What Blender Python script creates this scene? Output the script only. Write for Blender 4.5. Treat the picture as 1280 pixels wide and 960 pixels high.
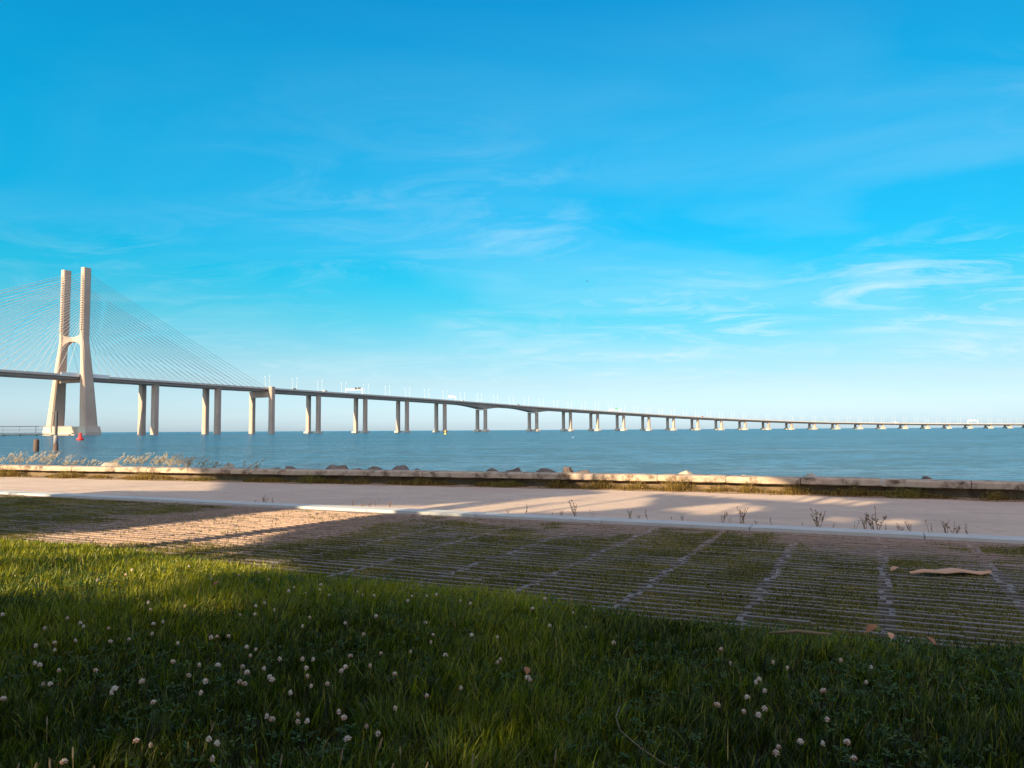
import bpy, bmesh, math, random
import numpy as np
from mathutils import Vector, Matrix
R = math.radians
random.seed(7); rng = np.random.default_rng(11)
S = bpy.context.scene
for o in list(bpy.data.objects): bpy.data.objects.remove(o)
COL = S.collection

# ------------------------------------------------------------------ camera
CAM_H = 1.3
pitch, roll = R(3.43), R(.31)
r0 = Vector((1,0,0)); u0 = Vector((0,-math.sin(pitch),math.cos(pitch))); f0 = Vector((0,math.cos(pitch),math.sin(pitch)))
rr = math.cos(roll)*r0 - math.sin(roll)*u0; uu = math.cos(roll)*u0 + math.sin(roll)*r0
cd = bpy.data.cameras.new('camera'); cam = bpy.data.objects.new('camera', cd); COL.objects.link(cam)
cd.sensor_width = 36; cd.lens = 27; cd.clip_start = .05; cd.clip_end = 60000
M = Matrix((rr, uu, -f0)).transposed().to_4x4(); M.translation = (0,0,CAM_H)
cam.matrix_world = M
S.camera = cam

# ------------------------------------------------------------------ world and sun
SUN_AZ, SUN_EL = 36, 20            # behind the camera, to its left
sdir = Vector((-math.sin(R(SUN_AZ))*math.cos(R(SUN_EL)), -math.cos(R(SUN_AZ))*math.cos(R(SUN_EL)), math.sin(R(SUN_EL))))
W = bpy.data.worlds.new('World'); S.world = W; W.use_nodes = True
nt = W.node_tree; nd = nt.nodes; lk = nt.links
for n in list(nd): nd.remove(n)
def N(t, **k):
    n = nd.new(t)
    for a, b in k.items():
        if a.startswith('i_'): n.inputs[a[2:].replace('_',' ')].default_value = b
        else: setattr(n, a, b)
    return n
out = N('ShaderNodeOutputWorld'); bg = N('ShaderNodeBackground'); lk.new(bg.outputs[0], out.inputs[0])
bg.inputs[1].default_value = .06
sky = N('ShaderNodeTexSky'); sky.sky_type = 'NISHITA'; sky.sun_disc = False
sky.sun_elevation = R(SUN_EL); sky.sun_rotation = R(180+SUN_AZ); sky.air_density = 1.0; sky.dust_density = .6; sky.ozone_density = 1.5
tc = N('ShaderNodeTexCoord'); sx = N('ShaderNodeSeparateXYZ'); lk.new(tc.outputs['Generated'], sx.inputs[0])
def math_(op, a, b=None, c=None):
    n = N('ShaderNodeMath', operation=op)
    for i, v in enumerate((a, b, c)):
        if v is None: continue
        if isinstance(v, (int, float)): n.inputs[i].default_value = v
        else: lk.new(v, n.inputs[i])
    return n.outputs[0]
def ramp(fac, pts, interp='LINEAR'):
    n = N('ShaderNodeValToRGB'); n.color_ramp.interpolation = interp
    e = n.color_ramp.elements
    while len(e) < len(pts): e.new(.5)
    for i, (p, c) in enumerate(pts): e[i].position = p; e[i].color = c if len(c) == 4 else (*c, 1)
    lk.new(fac, n.inputs[0]); return n.outputs[0]
def mixc(fac, a, b, mode='MIX'):
    n = N('ShaderNodeMix', data_type='RGBA', blend_type=mode)
    if isinstance(fac, (int, float)): n.inputs[0].default_value = fac
    else: lk.new(fac, n.inputs[0])
    for i, v in ((6, a), (7, b)):
        if isinstance(v, tuple): n.inputs[i].default_value = (*v, 1)
        else: lk.new(v, n.inputs[i])
    return n.outputs[2]
# sky tint by height above the horizon; warm boost overhead is added fill light
TT = [(0, (0.862, 1.164, 1.897)), (0.013, (0.862, 1.164, 1.897)), (0.06, (0.744, 0.953, 1.24)), (0.091, (0.589, 0.961, 1.133)), (0.142, (0.254, 1.021, 1.122)), (0.193, (0.054, 1.082, 1.227)), (0.242, (0.015, 1.128, 1.361)), (0.337, (0.014, 1.267, 1.523)), (0.423, (0.022, 1.327, 1.623)), (0.497, (0.037, 1.308, 1.711)), (0.57, (0.9, 1.3, 1.5)), (0.7, (5.0, 3.0, 2.0)), (1, (5.2, 3.1, 2.0))]
tint = ramp(sx.outputs[2], [(z_, tuple(v_/8.5 for v_ in c_)) for z_, c_ in TT])
skyc = mixc(1.0, mixc(1.0, sky.outputs[0], tint, 'MULTIPLY'), (8.5,8.5,8.5), 'MULTIPLY')
# thin cirrus on a high flat layer
den = math_('ADD', sx.outputs[2], .13)
px = math_('DIVIDE', sx.outputs[0], den); py = math_('DIVIDE', sx.outputs[1], den)
cb = N('ShaderNodeCombineXYZ'); lk.new(px, cb.inputs[0]); lk.new(py, cb.inputs[1])
def cn(scale, detail, rough, dist, rot, st, off=(0,0,0)):
    mp = N('ShaderNodeMapping'); mp.inputs['Location'].default_value = off; mp.inputs['Rotation'].default_value = (0,0,R(rot)); mp.inputs['Scale'].default_value = st; lk.new(cb.outputs[0], mp.inputs[0])
    n_ = N('ShaderNodeTexNoise'); n_.inputs['Scale'].default_value = scale; n_.inputs['Detail'].default_value = detail; n_.inputs['Roughness'].default_value = rough; n_.inputs['Distortion'].default_value = dist
    lk.new(mp.outputs[0], n_.inputs[0]); return n_.outputs[0]
fib = cn(2.2, 10, .66, 1.5, 38, (.8,1.4,1), (3.1,1.7,0)); pat = cn(.75, 4, .5, .4, 0, (1,1,1), (6.6,2.9,0)); soft = cn(.9, 5, .5, .8, 15, (.8,1.3,1), (1.2,5.1,0))
wis = math_('MULTIPLY', ramp(fib, [(.46,(0,0,0)), (.60,(.45,)*3), (.78,(1,1,1))]), ramp(pat, [(.40,(0,0,0)), (.58,(1,1,1))]))
veil = ramp(soft, [(.42,(0,0,0)), (.72,(1,1,1))])
side = N('ShaderNodeMapRange'); lk.new(sx.outputs[0], side.inputs[0]); side.inputs[1].default_value = -.5; side.inputs[2].default_value = .5; side.inputs[3].default_value = .18; side.inputs[4].default_value = 1.0
hgt = ramp(sx.outputs[2], [(0,(.4,)*3), (.06,(.8,)*3), (.16,(1,)*3), (.26,(.5,)*3), (.34,(.2,)*3), (.44,(0,0,0))])
hgv = ramp(sx.outputs[2], [(0,(1,)*3), (.12,(1,)*3), (.30,(.55,)*3), (.45,(.25,)*3), (.5,(0,0,0))])
cf = math_('ADD', math_('MULTIPLY', math_('MULTIPLY', wis, .9), math_('MULTIPLY', side.outputs[0], hgt)), math_('MULTIPLY', math_('ADD', math_('MULTIPLY', veil, .30), .03), math_('MULTIPLY', side.outputs[0], hgv)))
cf = math_('MINIMUM', cf, .85)
lr = N('ShaderNodeMapRange'); lk.new(sx.outputs[0], lr.inputs[0]); lr.inputs[1].default_value = -.55; lr.inputs[2].default_value = .55; lr.inputs[3].default_value = 1.22; lr.inputs[4].default_value = .92
skyc = mixc(1.0, skyc, lr.outputs[0], 'MULTIPLY')
skyc = mixc(cf, skyc, (6.6,8.1,8.6))
glow = ramp(math_('MULTIPLY', sx.outputs[1], -1.0), [(.15,(0,0,0)), (.8,(1.0,.56,.32))])    # warm fill added on the sun's side to brighten shaded faces
skyc = mixc(1.0, skyc, mixc(1.0, glow, (7.5,7.5,7.5), 'MULTIPLY'), 'ADD')
lk.new(skyc, bg.inputs[0])
sl = bpy.data.lights.new('sun', 'SUN'); sun = bpy.data.objects.new('sun', sl); COL.objects.link(sun)
sl.energy = 5; sl.angle = R(.5); sl.color = (1,.76,.44)
sun.rotation_euler = sdir.to_track_quat('Z','Y').to_euler(); sun.location = (-20,-30,30)
S.view_settings.view_transform = 'Standard'; S.view_settings.look = 'None'; S.view_settings.exposure = 1.0; S.view_settings.gamma = 1
S.render.engine = 'CYCLES'; S.render.resolution_x = 1024; S.render.resolution_y = 768
S.cycles.max_bounces = 6; S.cycles.transparent_max_bounces = 8

# ------------------------------------------------------------------ materials
class Mat:
    def __init__(s, name):
        s.m = bpy.data.materials.new(name); s.m.use_nodes = True; s.t = s.m.node_tree
        s.p = s.t.nodes['Principled BSDF']; s.out = s.t.nodes['Material Output']
        s.tc = s.t.nodes.new('ShaderNodeTexCoord')
        s.geo = s.t.nodes.new('ShaderNodeNewGeometry')
    def n(s, t, **k):
        n = s.t.nodes.new(t)
        for a, b in k.items(): setattr(n, a, b)
        return n
    def l(s, a, b): s.t.links.new(a, b)
    def noise(s, scale, detail=5, rough=.55, vec=None, dist=0, stretch=None, rot=0):
        n = s.n('ShaderNodeTexNoise'); n.inputs['Scale'].default_value = scale; n.inputs['Detail'].default_value = detail
        n.inputs['Roughness'].default_value = rough; n.inputs['Distortion'].default_value = dist
        v = vec or s.geo.outputs['Position']
        if stretch or rot:
            mp = s.n('ShaderNodeMapping', vector_type='TEXTURE' if rot else 'POINT')
            if rot:
                mp.inputs['Rotation'].default_value = (0,0,rot); st = stretch or (1,1,1); mp.inputs['Scale'].default_value = tuple(1/x for x in st)
            else: mp.inputs['Scale'].default_value = stretch
            s.l(v, mp.inputs[0]); v = mp.outputs[0]
        s.l(v, n.inputs['Vector']); return n.outputs[0]
    def ramp(s, fac, pts):
        n = s.n('ShaderNodeValToRGB'); e = n.color_ramp.elements
        while len(e) < len(pts): e.new(.5)
        for i, (p, c) in enumerate(pts):
            e[i].position = p; e[i].color = (*(c if isinstance(c, tuple) else (c,c,c)), 1)
        s.l(fac, n.inputs[0]); return n.outputs[0]
    def mix(s, fac, a, b, mode='MIX'):
        n = s.n('ShaderNodeMix', data_type='RGBA', blend_type=mode)
        if isinstance(fac, (int, float)): n.inputs[0].default_value = fac
        else: s.l(fac, n.inputs[0])
        for i, v in ((6, a), (7, b)):
            if isinstance(v, tuple): n.inputs[i].default_value = (*v, 1)
            else: s.l(v, n.inputs[i])
        return n.outputs[2]
    def bump(s, h, strength=.5, dist=.02, normal=None):
        b = s.n('ShaderNodeBump'); b.inputs['Strength'].default_value = strength; b.inputs['Distance'].default_value = dist
        s.l(h, b.inputs['Height'])
        if normal: s.l(normal, b.inputs['Normal'])
        s.l(b.outputs[0], s.p.inputs['Normal']); return b.outputs[0]
    def base(s, c, rough=.8):
        if isinstance(c, tuple): s.p.inputs['Base Color'].default_value = (*c, 1)
        else: s.l(c, s.p.inputs['Base Color'])
        s.p.inputs['Roughness'].default_value = rough
        return s
def concrete(name, c0, c1, stain, scale=1.0, bumps=.3, srange=(.5,.68), streak=False):
    m = Mat(name)
    c = m.ramp(m.noise(1.3*scale, 8, .65), [(.3, c0), (.7, c1)])
    st = m.ramp(m.noise(.6*scale, 9, .7, stretch=(1,1,.15) if streak else None), [(srange[0], 0.0), (srange[1], 1.0)])
    c = m.mix(st, c, stain)
    m.base(c, .88); m.bump(m.noise(40*scale, 6), bumps, .01/scale); return m.m
M_bridge = concrete('bridge_concrete', (.43,.33,.285), (.54,.43,.375), (.34,.25,.21), .06, .1, (.5,.75), True)
M_pylon = concrete('pylon_concrete', (.47,.36,.30), (.57,.45,.38), (.38,.28,.22), .05, .1, (.5,.78), True)
M_foot = concrete('footing_concrete', (.52,.45,.38), (.66,.58,.50), (.40,.33,.27), .1, .1)
M_fascia = concrete('parapet_concrete', (.60,.55,.52), (.68,.62,.58), (.50,.45,.42), .05, .1)
M_kerb = concrete('kerb_stone', (.45,.48,.50), (.54,.57,.59), (.42,.42,.42), 2, .2, (.55,.8))
M_cap = concrete('cap_stone', (.36,.27,.21), (.54,.43,.35), (.10,.065,.045), 5, .9, (.49,.62))
M_wall = concrete('wall_stone', (.13,.085,.055), (.24,.17,.11), (.06,.04,.025), 3, .6)  # wall base colour darkened to deepen the recess shade under the caps
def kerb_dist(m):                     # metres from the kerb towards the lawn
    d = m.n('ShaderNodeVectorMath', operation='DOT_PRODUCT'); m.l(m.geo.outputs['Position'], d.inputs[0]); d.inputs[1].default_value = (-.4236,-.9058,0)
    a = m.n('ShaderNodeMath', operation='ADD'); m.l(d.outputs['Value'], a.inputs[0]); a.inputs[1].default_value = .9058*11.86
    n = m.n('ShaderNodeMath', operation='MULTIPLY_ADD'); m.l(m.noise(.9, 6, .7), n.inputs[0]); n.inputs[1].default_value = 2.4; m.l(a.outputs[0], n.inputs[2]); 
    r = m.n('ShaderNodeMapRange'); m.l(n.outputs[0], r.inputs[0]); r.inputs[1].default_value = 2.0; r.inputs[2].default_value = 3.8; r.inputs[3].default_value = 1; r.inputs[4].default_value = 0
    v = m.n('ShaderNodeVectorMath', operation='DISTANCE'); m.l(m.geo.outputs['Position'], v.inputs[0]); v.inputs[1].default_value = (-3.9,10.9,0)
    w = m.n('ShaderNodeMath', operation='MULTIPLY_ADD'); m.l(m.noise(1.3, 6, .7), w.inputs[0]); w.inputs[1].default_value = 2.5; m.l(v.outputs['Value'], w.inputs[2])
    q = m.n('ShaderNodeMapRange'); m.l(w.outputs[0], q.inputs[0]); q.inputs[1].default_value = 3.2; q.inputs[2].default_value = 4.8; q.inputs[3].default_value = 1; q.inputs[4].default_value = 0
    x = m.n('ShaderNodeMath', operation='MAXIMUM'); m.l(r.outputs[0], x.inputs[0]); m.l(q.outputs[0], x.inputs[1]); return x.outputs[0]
m = Mat('paver_concrete')
c = m.ramp(m.noise(3, 8, .65), [(.3, (.17,.155,.155)), (.7, (.27,.25,.25))])
c = m.mix(m.ramp(m.noise(9, 6, .7), [(.5,0.0),(.68,.8)]), c, (.13,.10,.08))
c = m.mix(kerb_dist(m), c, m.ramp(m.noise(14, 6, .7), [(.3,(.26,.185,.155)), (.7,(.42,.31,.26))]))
m.base(c, .9); m.bump(m.noise(60, 6), .5, .006); M_bar = m.m
m = Mat('slot_soil')
c = m.ramp(m.noise(8, 8, .7), [(.3, (.035,.035,.015)), (.7, (.085,.08,.035))])
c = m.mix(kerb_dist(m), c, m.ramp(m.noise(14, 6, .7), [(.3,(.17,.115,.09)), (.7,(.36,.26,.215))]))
m.base(c, .95); m.bump(m.noise(30, 7, .7), .8, .02); M_bed = m.m
def simple(name, c, rough=.5, metal=0, var=.12):
    m = Mat(name); n = m.noise(3, 4)
    m.base(m.mix(n, tuple(x*(1-var) for x in c), tuple(min(1,x*(1+var)) for x in c)), rough); m.p.inputs['Metallic'].default_value = metal; return m.m
M_cable = simple('cable_sheath', (.48,.50,.53), .5)
M_white = simple('white_paint', (.82,.82,.80), .4)
M_lampgrey = simple('lamp_grey', (.55,.56,.57), .5)
M_dark = simple('dark_metal', (.07,.07,.08), .5)
M_steel = simple('weathered_steel', (.28,.24,.24), .6)
M_pile = simple('pile_brown', (.11,.07,.06), .8, 0, .3)
M_pilegrey = simple('pile_grey', (.30,.27,.28), .8, 0, .2)
M_red = simple('red_paint', (.62,.04,.04), .4)
M_yellow = simple('yellow_paint', (.75,.55,.08), .4)
M_green = simple('green_sign_paint', (.05,.30,.12), .5)
M_glass = simple('dark_glass', (.03,.04,.05), .1)
M_tyre = simple('rubber', (.03,.03,.03), .8)
M_carw = simple('white_car_paint', (.80,.80,.78), .25)
M_carr = simple('red_car_paint', (.45,.06,.05), .25)
M_carg = simple('grey_car_paint', (.25,.27,.30), .25)

m = Mat('path_concrete')            # pinkish sandy promenade
c = m.ramp(m.noise(.5, 9, .65), [(.3, (.53,.415,.35)), (.72, (.66,.53,.435))])
c = m.mix(m.ramp(m.noise(1.2, 8, .7, stretch=(.5,2.2,1), rot=R(-23)), [(.45, 0.0), (.75, .7)]), c, (.42,.315,.28))
c = m.mix(m.ramp(m.noise(60, 3), [(.5,0.0),(.75,.5)]), c, (.34,.25,.21))
c = m.mix(m.ramp(m.noise(5, 8, .75), [(.52,0.0),(.64,.45)]), c, (.36,.265,.225))
m.base(c, .9); m.bump(m.noise(40, 7, .7), .8, .015); M_path = m.m

m = Mat('soil')
c = m.ramp(m.noise(6, 8, .7), [(.3, (.06,.040,.028)), (.7, (.15,.105,.075))])
c = m.mix(m.ramp(m.noise(1.0, 4), [(.48,0.0),(.66,.8)]), c, (.045,.055,.02))
m.base(c, .95); m.bump(m.noise(30, 7, .7), .8, .03); M_soil = m.m

m = Mat('lawn_soil'); m.base(m.ramp(m.noise(20,5), [(.3,(.018,.014,.008)),(.7,(.035,.028,.016))]), .95); M_dirt = m.m
m = Mat('sandy_dust')
c = m.ramp(m.noise(9, 8, .7), [(.3, (.24,.16,.11)), (.7, (.40,.29,.21))])
m.base(c, .95); m.bump(m.noise(30, 7, .7), .8, .03); M_sand = m.m

m = Mat('rock')
c = m.ramp(m.noise(3, 8, .7), [(.3, (.10,.075,.07)), (.7, (.26,.20,.17))])
m.base(c, .9); m.bump(m.noise(9, 9, .7), .9, .05); M_rock = m.m
m = Mat('pale_rock')
c = m.ramp(m.noise(3, 8, .7), [(.3, (.38,.32,.27)), (.7, (.55,.47,.40))])
m.base(c, .9); m.bump(m.noise(9, 9, .7), .9, .05); M_rockp = m.m

# water
m = Mat('estuary_water')
big = m.noise(.010, 4, .6, stretch=(1,3.2,1))
c = m.ramp(big, [(.36, (.03,.17,.36)), (.52, (.05,.235,.46)), (.66, (.12,.24,.41))])
c = m.mix(m.ramp(m.noise(.045, 5, .65, stretch=(.35,1.6,1)), [(.55,0.0),(.72,.55)]), c, (.17,.16,.20))
c = m.mix(m.ramp(m.noise(1.1, 5, .7, stretch=(.6,1,1)), [(.49,0.0),(.57,.85)]), c, (.012,.065,.13))  # dark ripple shading painted into the water colour, here and on the next line
c = m.mix(m.ramp(m.noise(.22, 6, .75, stretch=(.5,1,1)), [(.47,0.0),(.56,.85)]), c, (.012,.075,.14))
m.base(c, .24); m.p.inputs['IOR'].default_value = 1.33; m.p.inputs['Specular IOR Level'].default_value = .42
a1 = m.noise(.55, 6, .62, stretch=(1,1.7,1)); a2 = m.noise(2.6, 5, .65, stretch=(1,1.5,1)); a3 = m.noise(.14, 6, .65, stretch=(1,1.6,1))
ad = m.n('ShaderNodeMath', operation='MULTIPLY_ADD'); m.l(a1, ad.inputs[0]); ad.inputs[1].default_value = 1.0
a2s = m.n('ShaderNodeMath', operation='MULTIPLY'); m.l(a2, a2s.inputs[0]); a2s.inputs[1].default_value = .55; m.l(a2s.outputs[0], ad.inputs[2])
ad2 = m.n('ShaderNodeMath', operation='MULTIPLY_ADD'); m.l(a3, ad2.inputs[0]); ad2.inputs[1].default_value = 4.5; m.l(ad.outputs[0], ad2.inputs[2])
m.bump(ad2.outputs[0], 1.0, 1.6); M_water = m.m

def leafy(name, pts, trans=.25, tcol=None, rough=.6, gloss=.04):
    m = Mat(name); at = m.n('ShaderNodeAttribute'); at.attribute_name = 'tint'
    c = m.ramp(at.outputs['Fac'], pts)
    m.t.nodes.remove(m.p)
    d = m.n('ShaderNodeBsdfDiffuse'); tr = m.n('ShaderNodeBsdfTranslucent'); g = m.n('ShaderNodeBsdfGlossy'); g.inputs['Roughness'].default_value = .45
    g.inputs['Color'].default_value = (.8,.8,.8,1)
    m.l(c, d.inputs[0]); tc_ = m.mix(1.0, c, tcol or (2.6,2.1,.5), 'MULTIPLY'); m.l(tc_, tr.inputs[0])
    a = m.n('ShaderNodeMixShader'); a.inputs[0].default_value = trans; m.l(d.outputs[0], a.inputs[1]); m.l(tr.outputs[0], a.inputs[2])
    b = m.n('ShaderNodeMixShader'); b.inputs[0].default_value = gloss; m.l(a.outputs[0], b.inputs[1]); m.l(g.outputs[0], b.inputs[2])
    m.l(b.outputs[0], m.out.inputs[0]); return m.m
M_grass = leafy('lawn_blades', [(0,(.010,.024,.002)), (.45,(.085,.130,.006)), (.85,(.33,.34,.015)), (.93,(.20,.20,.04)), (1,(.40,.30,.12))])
M_clover = leafy('clover_leaf', [(0,(.02,.055,.010)), (1,(.06,.13,.022))])
M_tuft = leafy('paver_tufts', [(0,(.062,.058,.012)), (.5,(.125,.125,.024)), (.85,(.20,.175,.035)), (1,(.26,.18,.08))], .3)
M_weed = leafy('wall_weeds', [(0,(.030,.020,.008)), (.5,(.12,.085,.02)), (1,(.34,.25,.06))], .35)
M_dry = leafy('dry_stalks', [(0,(.10,.055,.03)), (1,(.30,.19,.10))], .2, (1,1,1))
M_plume = leafy('pale_plume', [(0,(.40,.32,.22)), (1,(.68,.58,.44))], .3, (1,1,1))
M_treeleaf = leafy('tree_leaves', [(0,(.030,.055,.014)), (1,(.075,.115,.025))], .2, (1.2,1.2,.6))
M_bark = concrete('bark', (.10,.07,.05), (.18,.13,.09), (.06,.04,.03), 4, .8)
m = Mat('petals'); c = m.ramp(m.noise(140, 2), [(.35,(.74,.66,.60)), (.65,(.90,.87,.83))]); m.base(c, .8); M_petal = m.m
m = Mat('faded_petals'); m.base(m.ramp(m.noise(140, 2), [(.35,(.45,.22,.13)), (.65,(.70,.48,.38))]), .8); M_petal2 = m.m
M_stem = simple('stem_green', (.10,.15,.04), .7)
M_stemdry = simple('stem_straw', (.42,.33,.16), .8)
M_deadleaf = simple('dead_leaf', (.33,.17,.09), .8, 0, .35)
M_palm = simple('dry_bark_strip', (.58,.36,.24), .8, 0, .2)
M_twig = simple('twig', (.22,.17,.10), .8, 0, .3)
M_bird = simple('bird_grey', (.08,.08,.09), .8)
M_gull = simple('gull_white', (.75,.75,.75), .8)

# ------------------------------------------------------------------ builders
class MB:
    def __init__(s): s.v = []; s.f = []; s.mi = []; s.cur = 0
    def add(s, vs, fs):
        b = len(s.v); s.v += [tuple(v) for v in vs]; s.f += [tuple(b+i for i in f) for f in fs]; s.mi += [s.cur]*len(fs); return s
    def box(s, c, d, ax=None):
        ax = ax or (Vector((1,0,0)), Vector((0,1,0)), Vector((0,0,1))); c = Vector(c)
        vs = [c + ax[0]*d[0]*x/2 + ax[1]*d[1]*y/2 + ax[2]*d[2]*z/2 for z in (-1,1) for y in (-1,1) for x in (-1,1)]
        return s.add(vs, [(0,2,3,1),(4,5,7,6),(0,1,5,4),(2,6,7,3),(0,4,6,2),(1,3,7,5)])
    def frustum(s, secs, close=True):            # list of rings (same count)
        n = len(secs[0]); vs = [p for r in secs for p in r]
        fs = [(i*n+j, i*n+(j+1)%n, (i+1)*n+(j+1)%n, (i+1)*n+j) for i in range(len(secs)-1) for j in range(n)]
        if close: fs += [tuple(reversed(range(n))), tuple((len(secs)-1)*n+j for j in range(n))]
        return s.add(vs, fs)
    def tube(s, pts, rad, n=8):
        pts = [Vector(p) for p in pts]
        if isinstance(rad, (int, float)): rad = [rad]*len(pts)
        rings = []
        for i, p in enumerate(pts):
            d = (pts[min(i+1, len(pts)-1)] - pts[max(i-1, 0)]).normalized()
            a = d.cross(Vector((0,0,1)) if abs(d.z) < .95 else Vector((1,0,0))).normalized(); b = a.cross(d)
            rings.append([p + (a*math.cos(2*math.pi*k/n) + b*math.sin(2*math.pi*k/n))*rad[i] for k in range(n)])
        return s.frustum(rings)
    def lathe(s, prof, c=(0,0,0), n=12):
        c = Vector(c)
        return s.frustum([[c + Vector((r*math.cos(2*math.pi*k/n), r*math.sin(2*math.pi*k/n), z)) for k in range(n)] for r, z in prof])
    def build(s, name, mats, parent=None, smooth=False):
        me = bpy.data.meshes.new(name); me.from_pydata(s.v, [], s.f)
        if not isinstance(mats, (list, tuple)): mats = [mats]
        for m_ in mats: me.materials.append(m_)
        if len(mats) > 1: me.polygons.foreach_set('material_index', s.mi)
        bm = bmesh.new(); bm.from_mesh(me); bmesh.ops.recalc_face_normals(bm, faces=bm.faces); bm.to_mesh(me); bm.free()
        if smooth: me.polygons.foreach_set('use_smooth', [True]*len(me.polygons))
        me.update(); o = bpy.data.objects.new(name, me); COL.objects.link(o)
        if parent: o.parent = parent
        return o
def npmesh(name, verts, faces_list, mats, tint=None, parent=None, smooth=False):
    """faces_list: list of (k-gon index arrays)"""
    me = bpy.data.meshes.new(name); verts = np.asarray(verts, dtype=np.float32)
    me.vertices.add(len(verts)); me.vertices.foreach_set('co', verts.ravel())
    loops = np.concatenate([f.ravel() for f in faces_list]).astype(np.int32)
    tot = np.concatenate([np.full(len(f), f.shape[1]) for f in faces_list]).astype(np.int32)
    start = np.concatenate([[0], np.cumsum(tot)[:-1]]).astype(np.int32)
    me.loops.add(len(loops)); me.loops.foreach_set('vertex_index', loops)
    me.polygons.add(len(tot)); me.polygons.foreach_set('loop_start', start); me.polygons.foreach_set('loop_total', tot)
    if smooth: me.polygons.foreach_set('use_smooth', np.ones(len(tot), dtype=bool))
    if tint is not None:
        a = me.attributes.new('tint', 'FLOAT', 'POINT'); a.data.foreach_set('value', np.asarray(tint, dtype=np.float32))
    me.materials.append(mats); me.update(calc_edges=True); me.validate()
    o = bpy.data.objects.new(name, me); COL.objects.link(o)
    if parent: o.parent = parent
    return o
def tag(o, label, cat=None, group=None, kind=None):
    if label: o['label'] = label
    if cat: o['category'] = cat
    if group: o['group'] = group
    if kind: o['kind'] = kind
    return o
def empty(name, loc, label, cat, group=None, rz=0):
    o = bpy.data.objects.new(name, None); COL.objects.link(o); o.location = loc; o.rotation_euler = (0,0,rz); o.empty_display_size = .2
    return tag(o, label, cat, group)
def copy_tree(o, parent=None):
    kids = [c for c in bpy.data.objects if c.parent == o]
    c = o.copy(); COL.objects.link(c)
    if parent: c.parent = parent
    for k in kids: copy_tree(k, c)
    return c
def blades(P, H, Wd, head, lean, tint, curl=None):
    """numpy blades: bent 7-vertex strips. P (n,3), head = azimuth the blade bends to, lean = horizontal reach / length"""
    n = len(P); L = np.array([0,.38,.74,1.0]); wl = np.array([1,.85,.5,0])
    dx, dy = np.cos(head), np.sin(head)
    ta = head + np.pi/2 + rng.normal(0,.9,n); wx, wy = np.cos(ta), np.sin(ta)
    V = np.zeros((n,7,3), dtype=np.float32); k = 0
    for i in range(4):
        reach = H*lean*L[i]**1.7; z = H*L[i]*np.sqrt(np.maximum(.05, 1-(lean*L[i]**.8)**2*.8))
        c = np.stack([P[:,0]+dx*reach, P[:,1]+dy*reach, P[:,2]+z], 1)
        w = (Wd*wl[i]/2)[:,None]*np.stack([wx, wy, np.zeros(n)], 1)
        if i < 3: V[:,k] = c-w; V[:,k+1] = c+w; k += 2
        else: V[:,k] = c
    b = (np.arange(n)*7)[:,None]
    q = np.concatenate([b+np.array([[0,1,3,2]]), b+np.array([[2,3,5,4]])]); t = b+np.array([[4,5,6]])
    return V.reshape(-1,3), [q, t], np.repeat(tint, 7)

# ------------------------------------------------------------------ plan of the shore
EDGE = np.array([(-14.0, 13.2), (-9.0, 10.6), (-6.1, 9.22), (-4.32, 8.53), (-2.57, 7.32), (-1.23, 6.61), (-0.01, 6.06), (1.01, 5.26), (1.59, 4.89), (2.18, 4.66), (2.93, 4.49), (6.0, 3.6), (12.0, 1.5)])
def edge_y(x): return np.interp(x, EDGE[:,0], EDGE[:,1])
WP = np.array([(-120,58),(-60,37.5),(-30,27.8),(-15.45,23.2),(-10.5,21.3),(-6.66,19.95),(0,17.75),(4,16.15),(9,13.72),(30,2.0),(60,-16)])
_wx = np.arange(-120, 60, .5); _wy = np.interp(_wx, WP[:,0], WP[:,1]); _k = np.ones(9)/9; _wy = np.convolve(np.pad(_wy, 4, mode='edge'), _k, 'valid')
def wall_y(x): return np.interp(x, _wx, _wy)
def kerb_y(x): return 11.86 - .4676*x
E1 = Vector((.9058,-.4236,0)); E2 = Vector((.4236,.9058,0)); KO = Vector((0,11.86,0))       # along the kerb, away from the viewer
def lawn_z(x, y):
    d = np.maximum((edge_y(x)-y)*.88, 0)
    return .02 + .20*(1-np.exp(-d/3.0)) + .012*np.sin(x*2.3+y)*np.minimum(d,1)

# setting: ground, path, kerb, pavement bed, bank, water
xs = np.concatenate([[-4000,-400], np.arange(-120,60.1,1.5), [400,4000]])
def strip(name, ya, yb, z0, z1, mat, kind='structure', xx=xs, ext=None):
    b = MB(); vs = []; 
    for x in xx: vs += [(x, float(ya(x)), z0), (x, float(yb(x)), z1)]
    b.add(vs, [(2*i, 2*i+2, 2*i+3, 2*i+1) for i in range(len(xx)-1)])
    o = b.build(name, mat); tag(o, None, kind=kind); return o
wyx = lambda x: float(wall_y(x)) if -120 < x < 60 else (58-.38*(x+120) if x < -100 else -16-.5*(x-60))
strip('ground', lambda x: -3000, lambda x: wyx(x)+.5, -.032, -.032, M_soil)
xi = np.arange(-60, 40.1, .5)
strip('path', kerb_y, lambda x: wall_y(x)+.1, 0, 0, M_path, xx=xi)
strip('verge', lambda x: wall_y(x)-.30-.08*math.sin(x*3.1)-.05*math.sin(x*7.7), lambda x: wall_y(x)+.02, .006, .03, M_sand, xx=np.arange(-60,30.1,.12))
b = MB(); kl = 2.0
for i in range(-30, 18):
    c = KO + E1*(i*kl+.55) - E2*.19; b.box((c.x, c.y, -.03), (kl-.012, .36, .11+.004*(i%3)), (E1, E2, Vector((0,0,1))))
tag(b.build('kerb', M_kerb), None, kind='structure')
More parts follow.
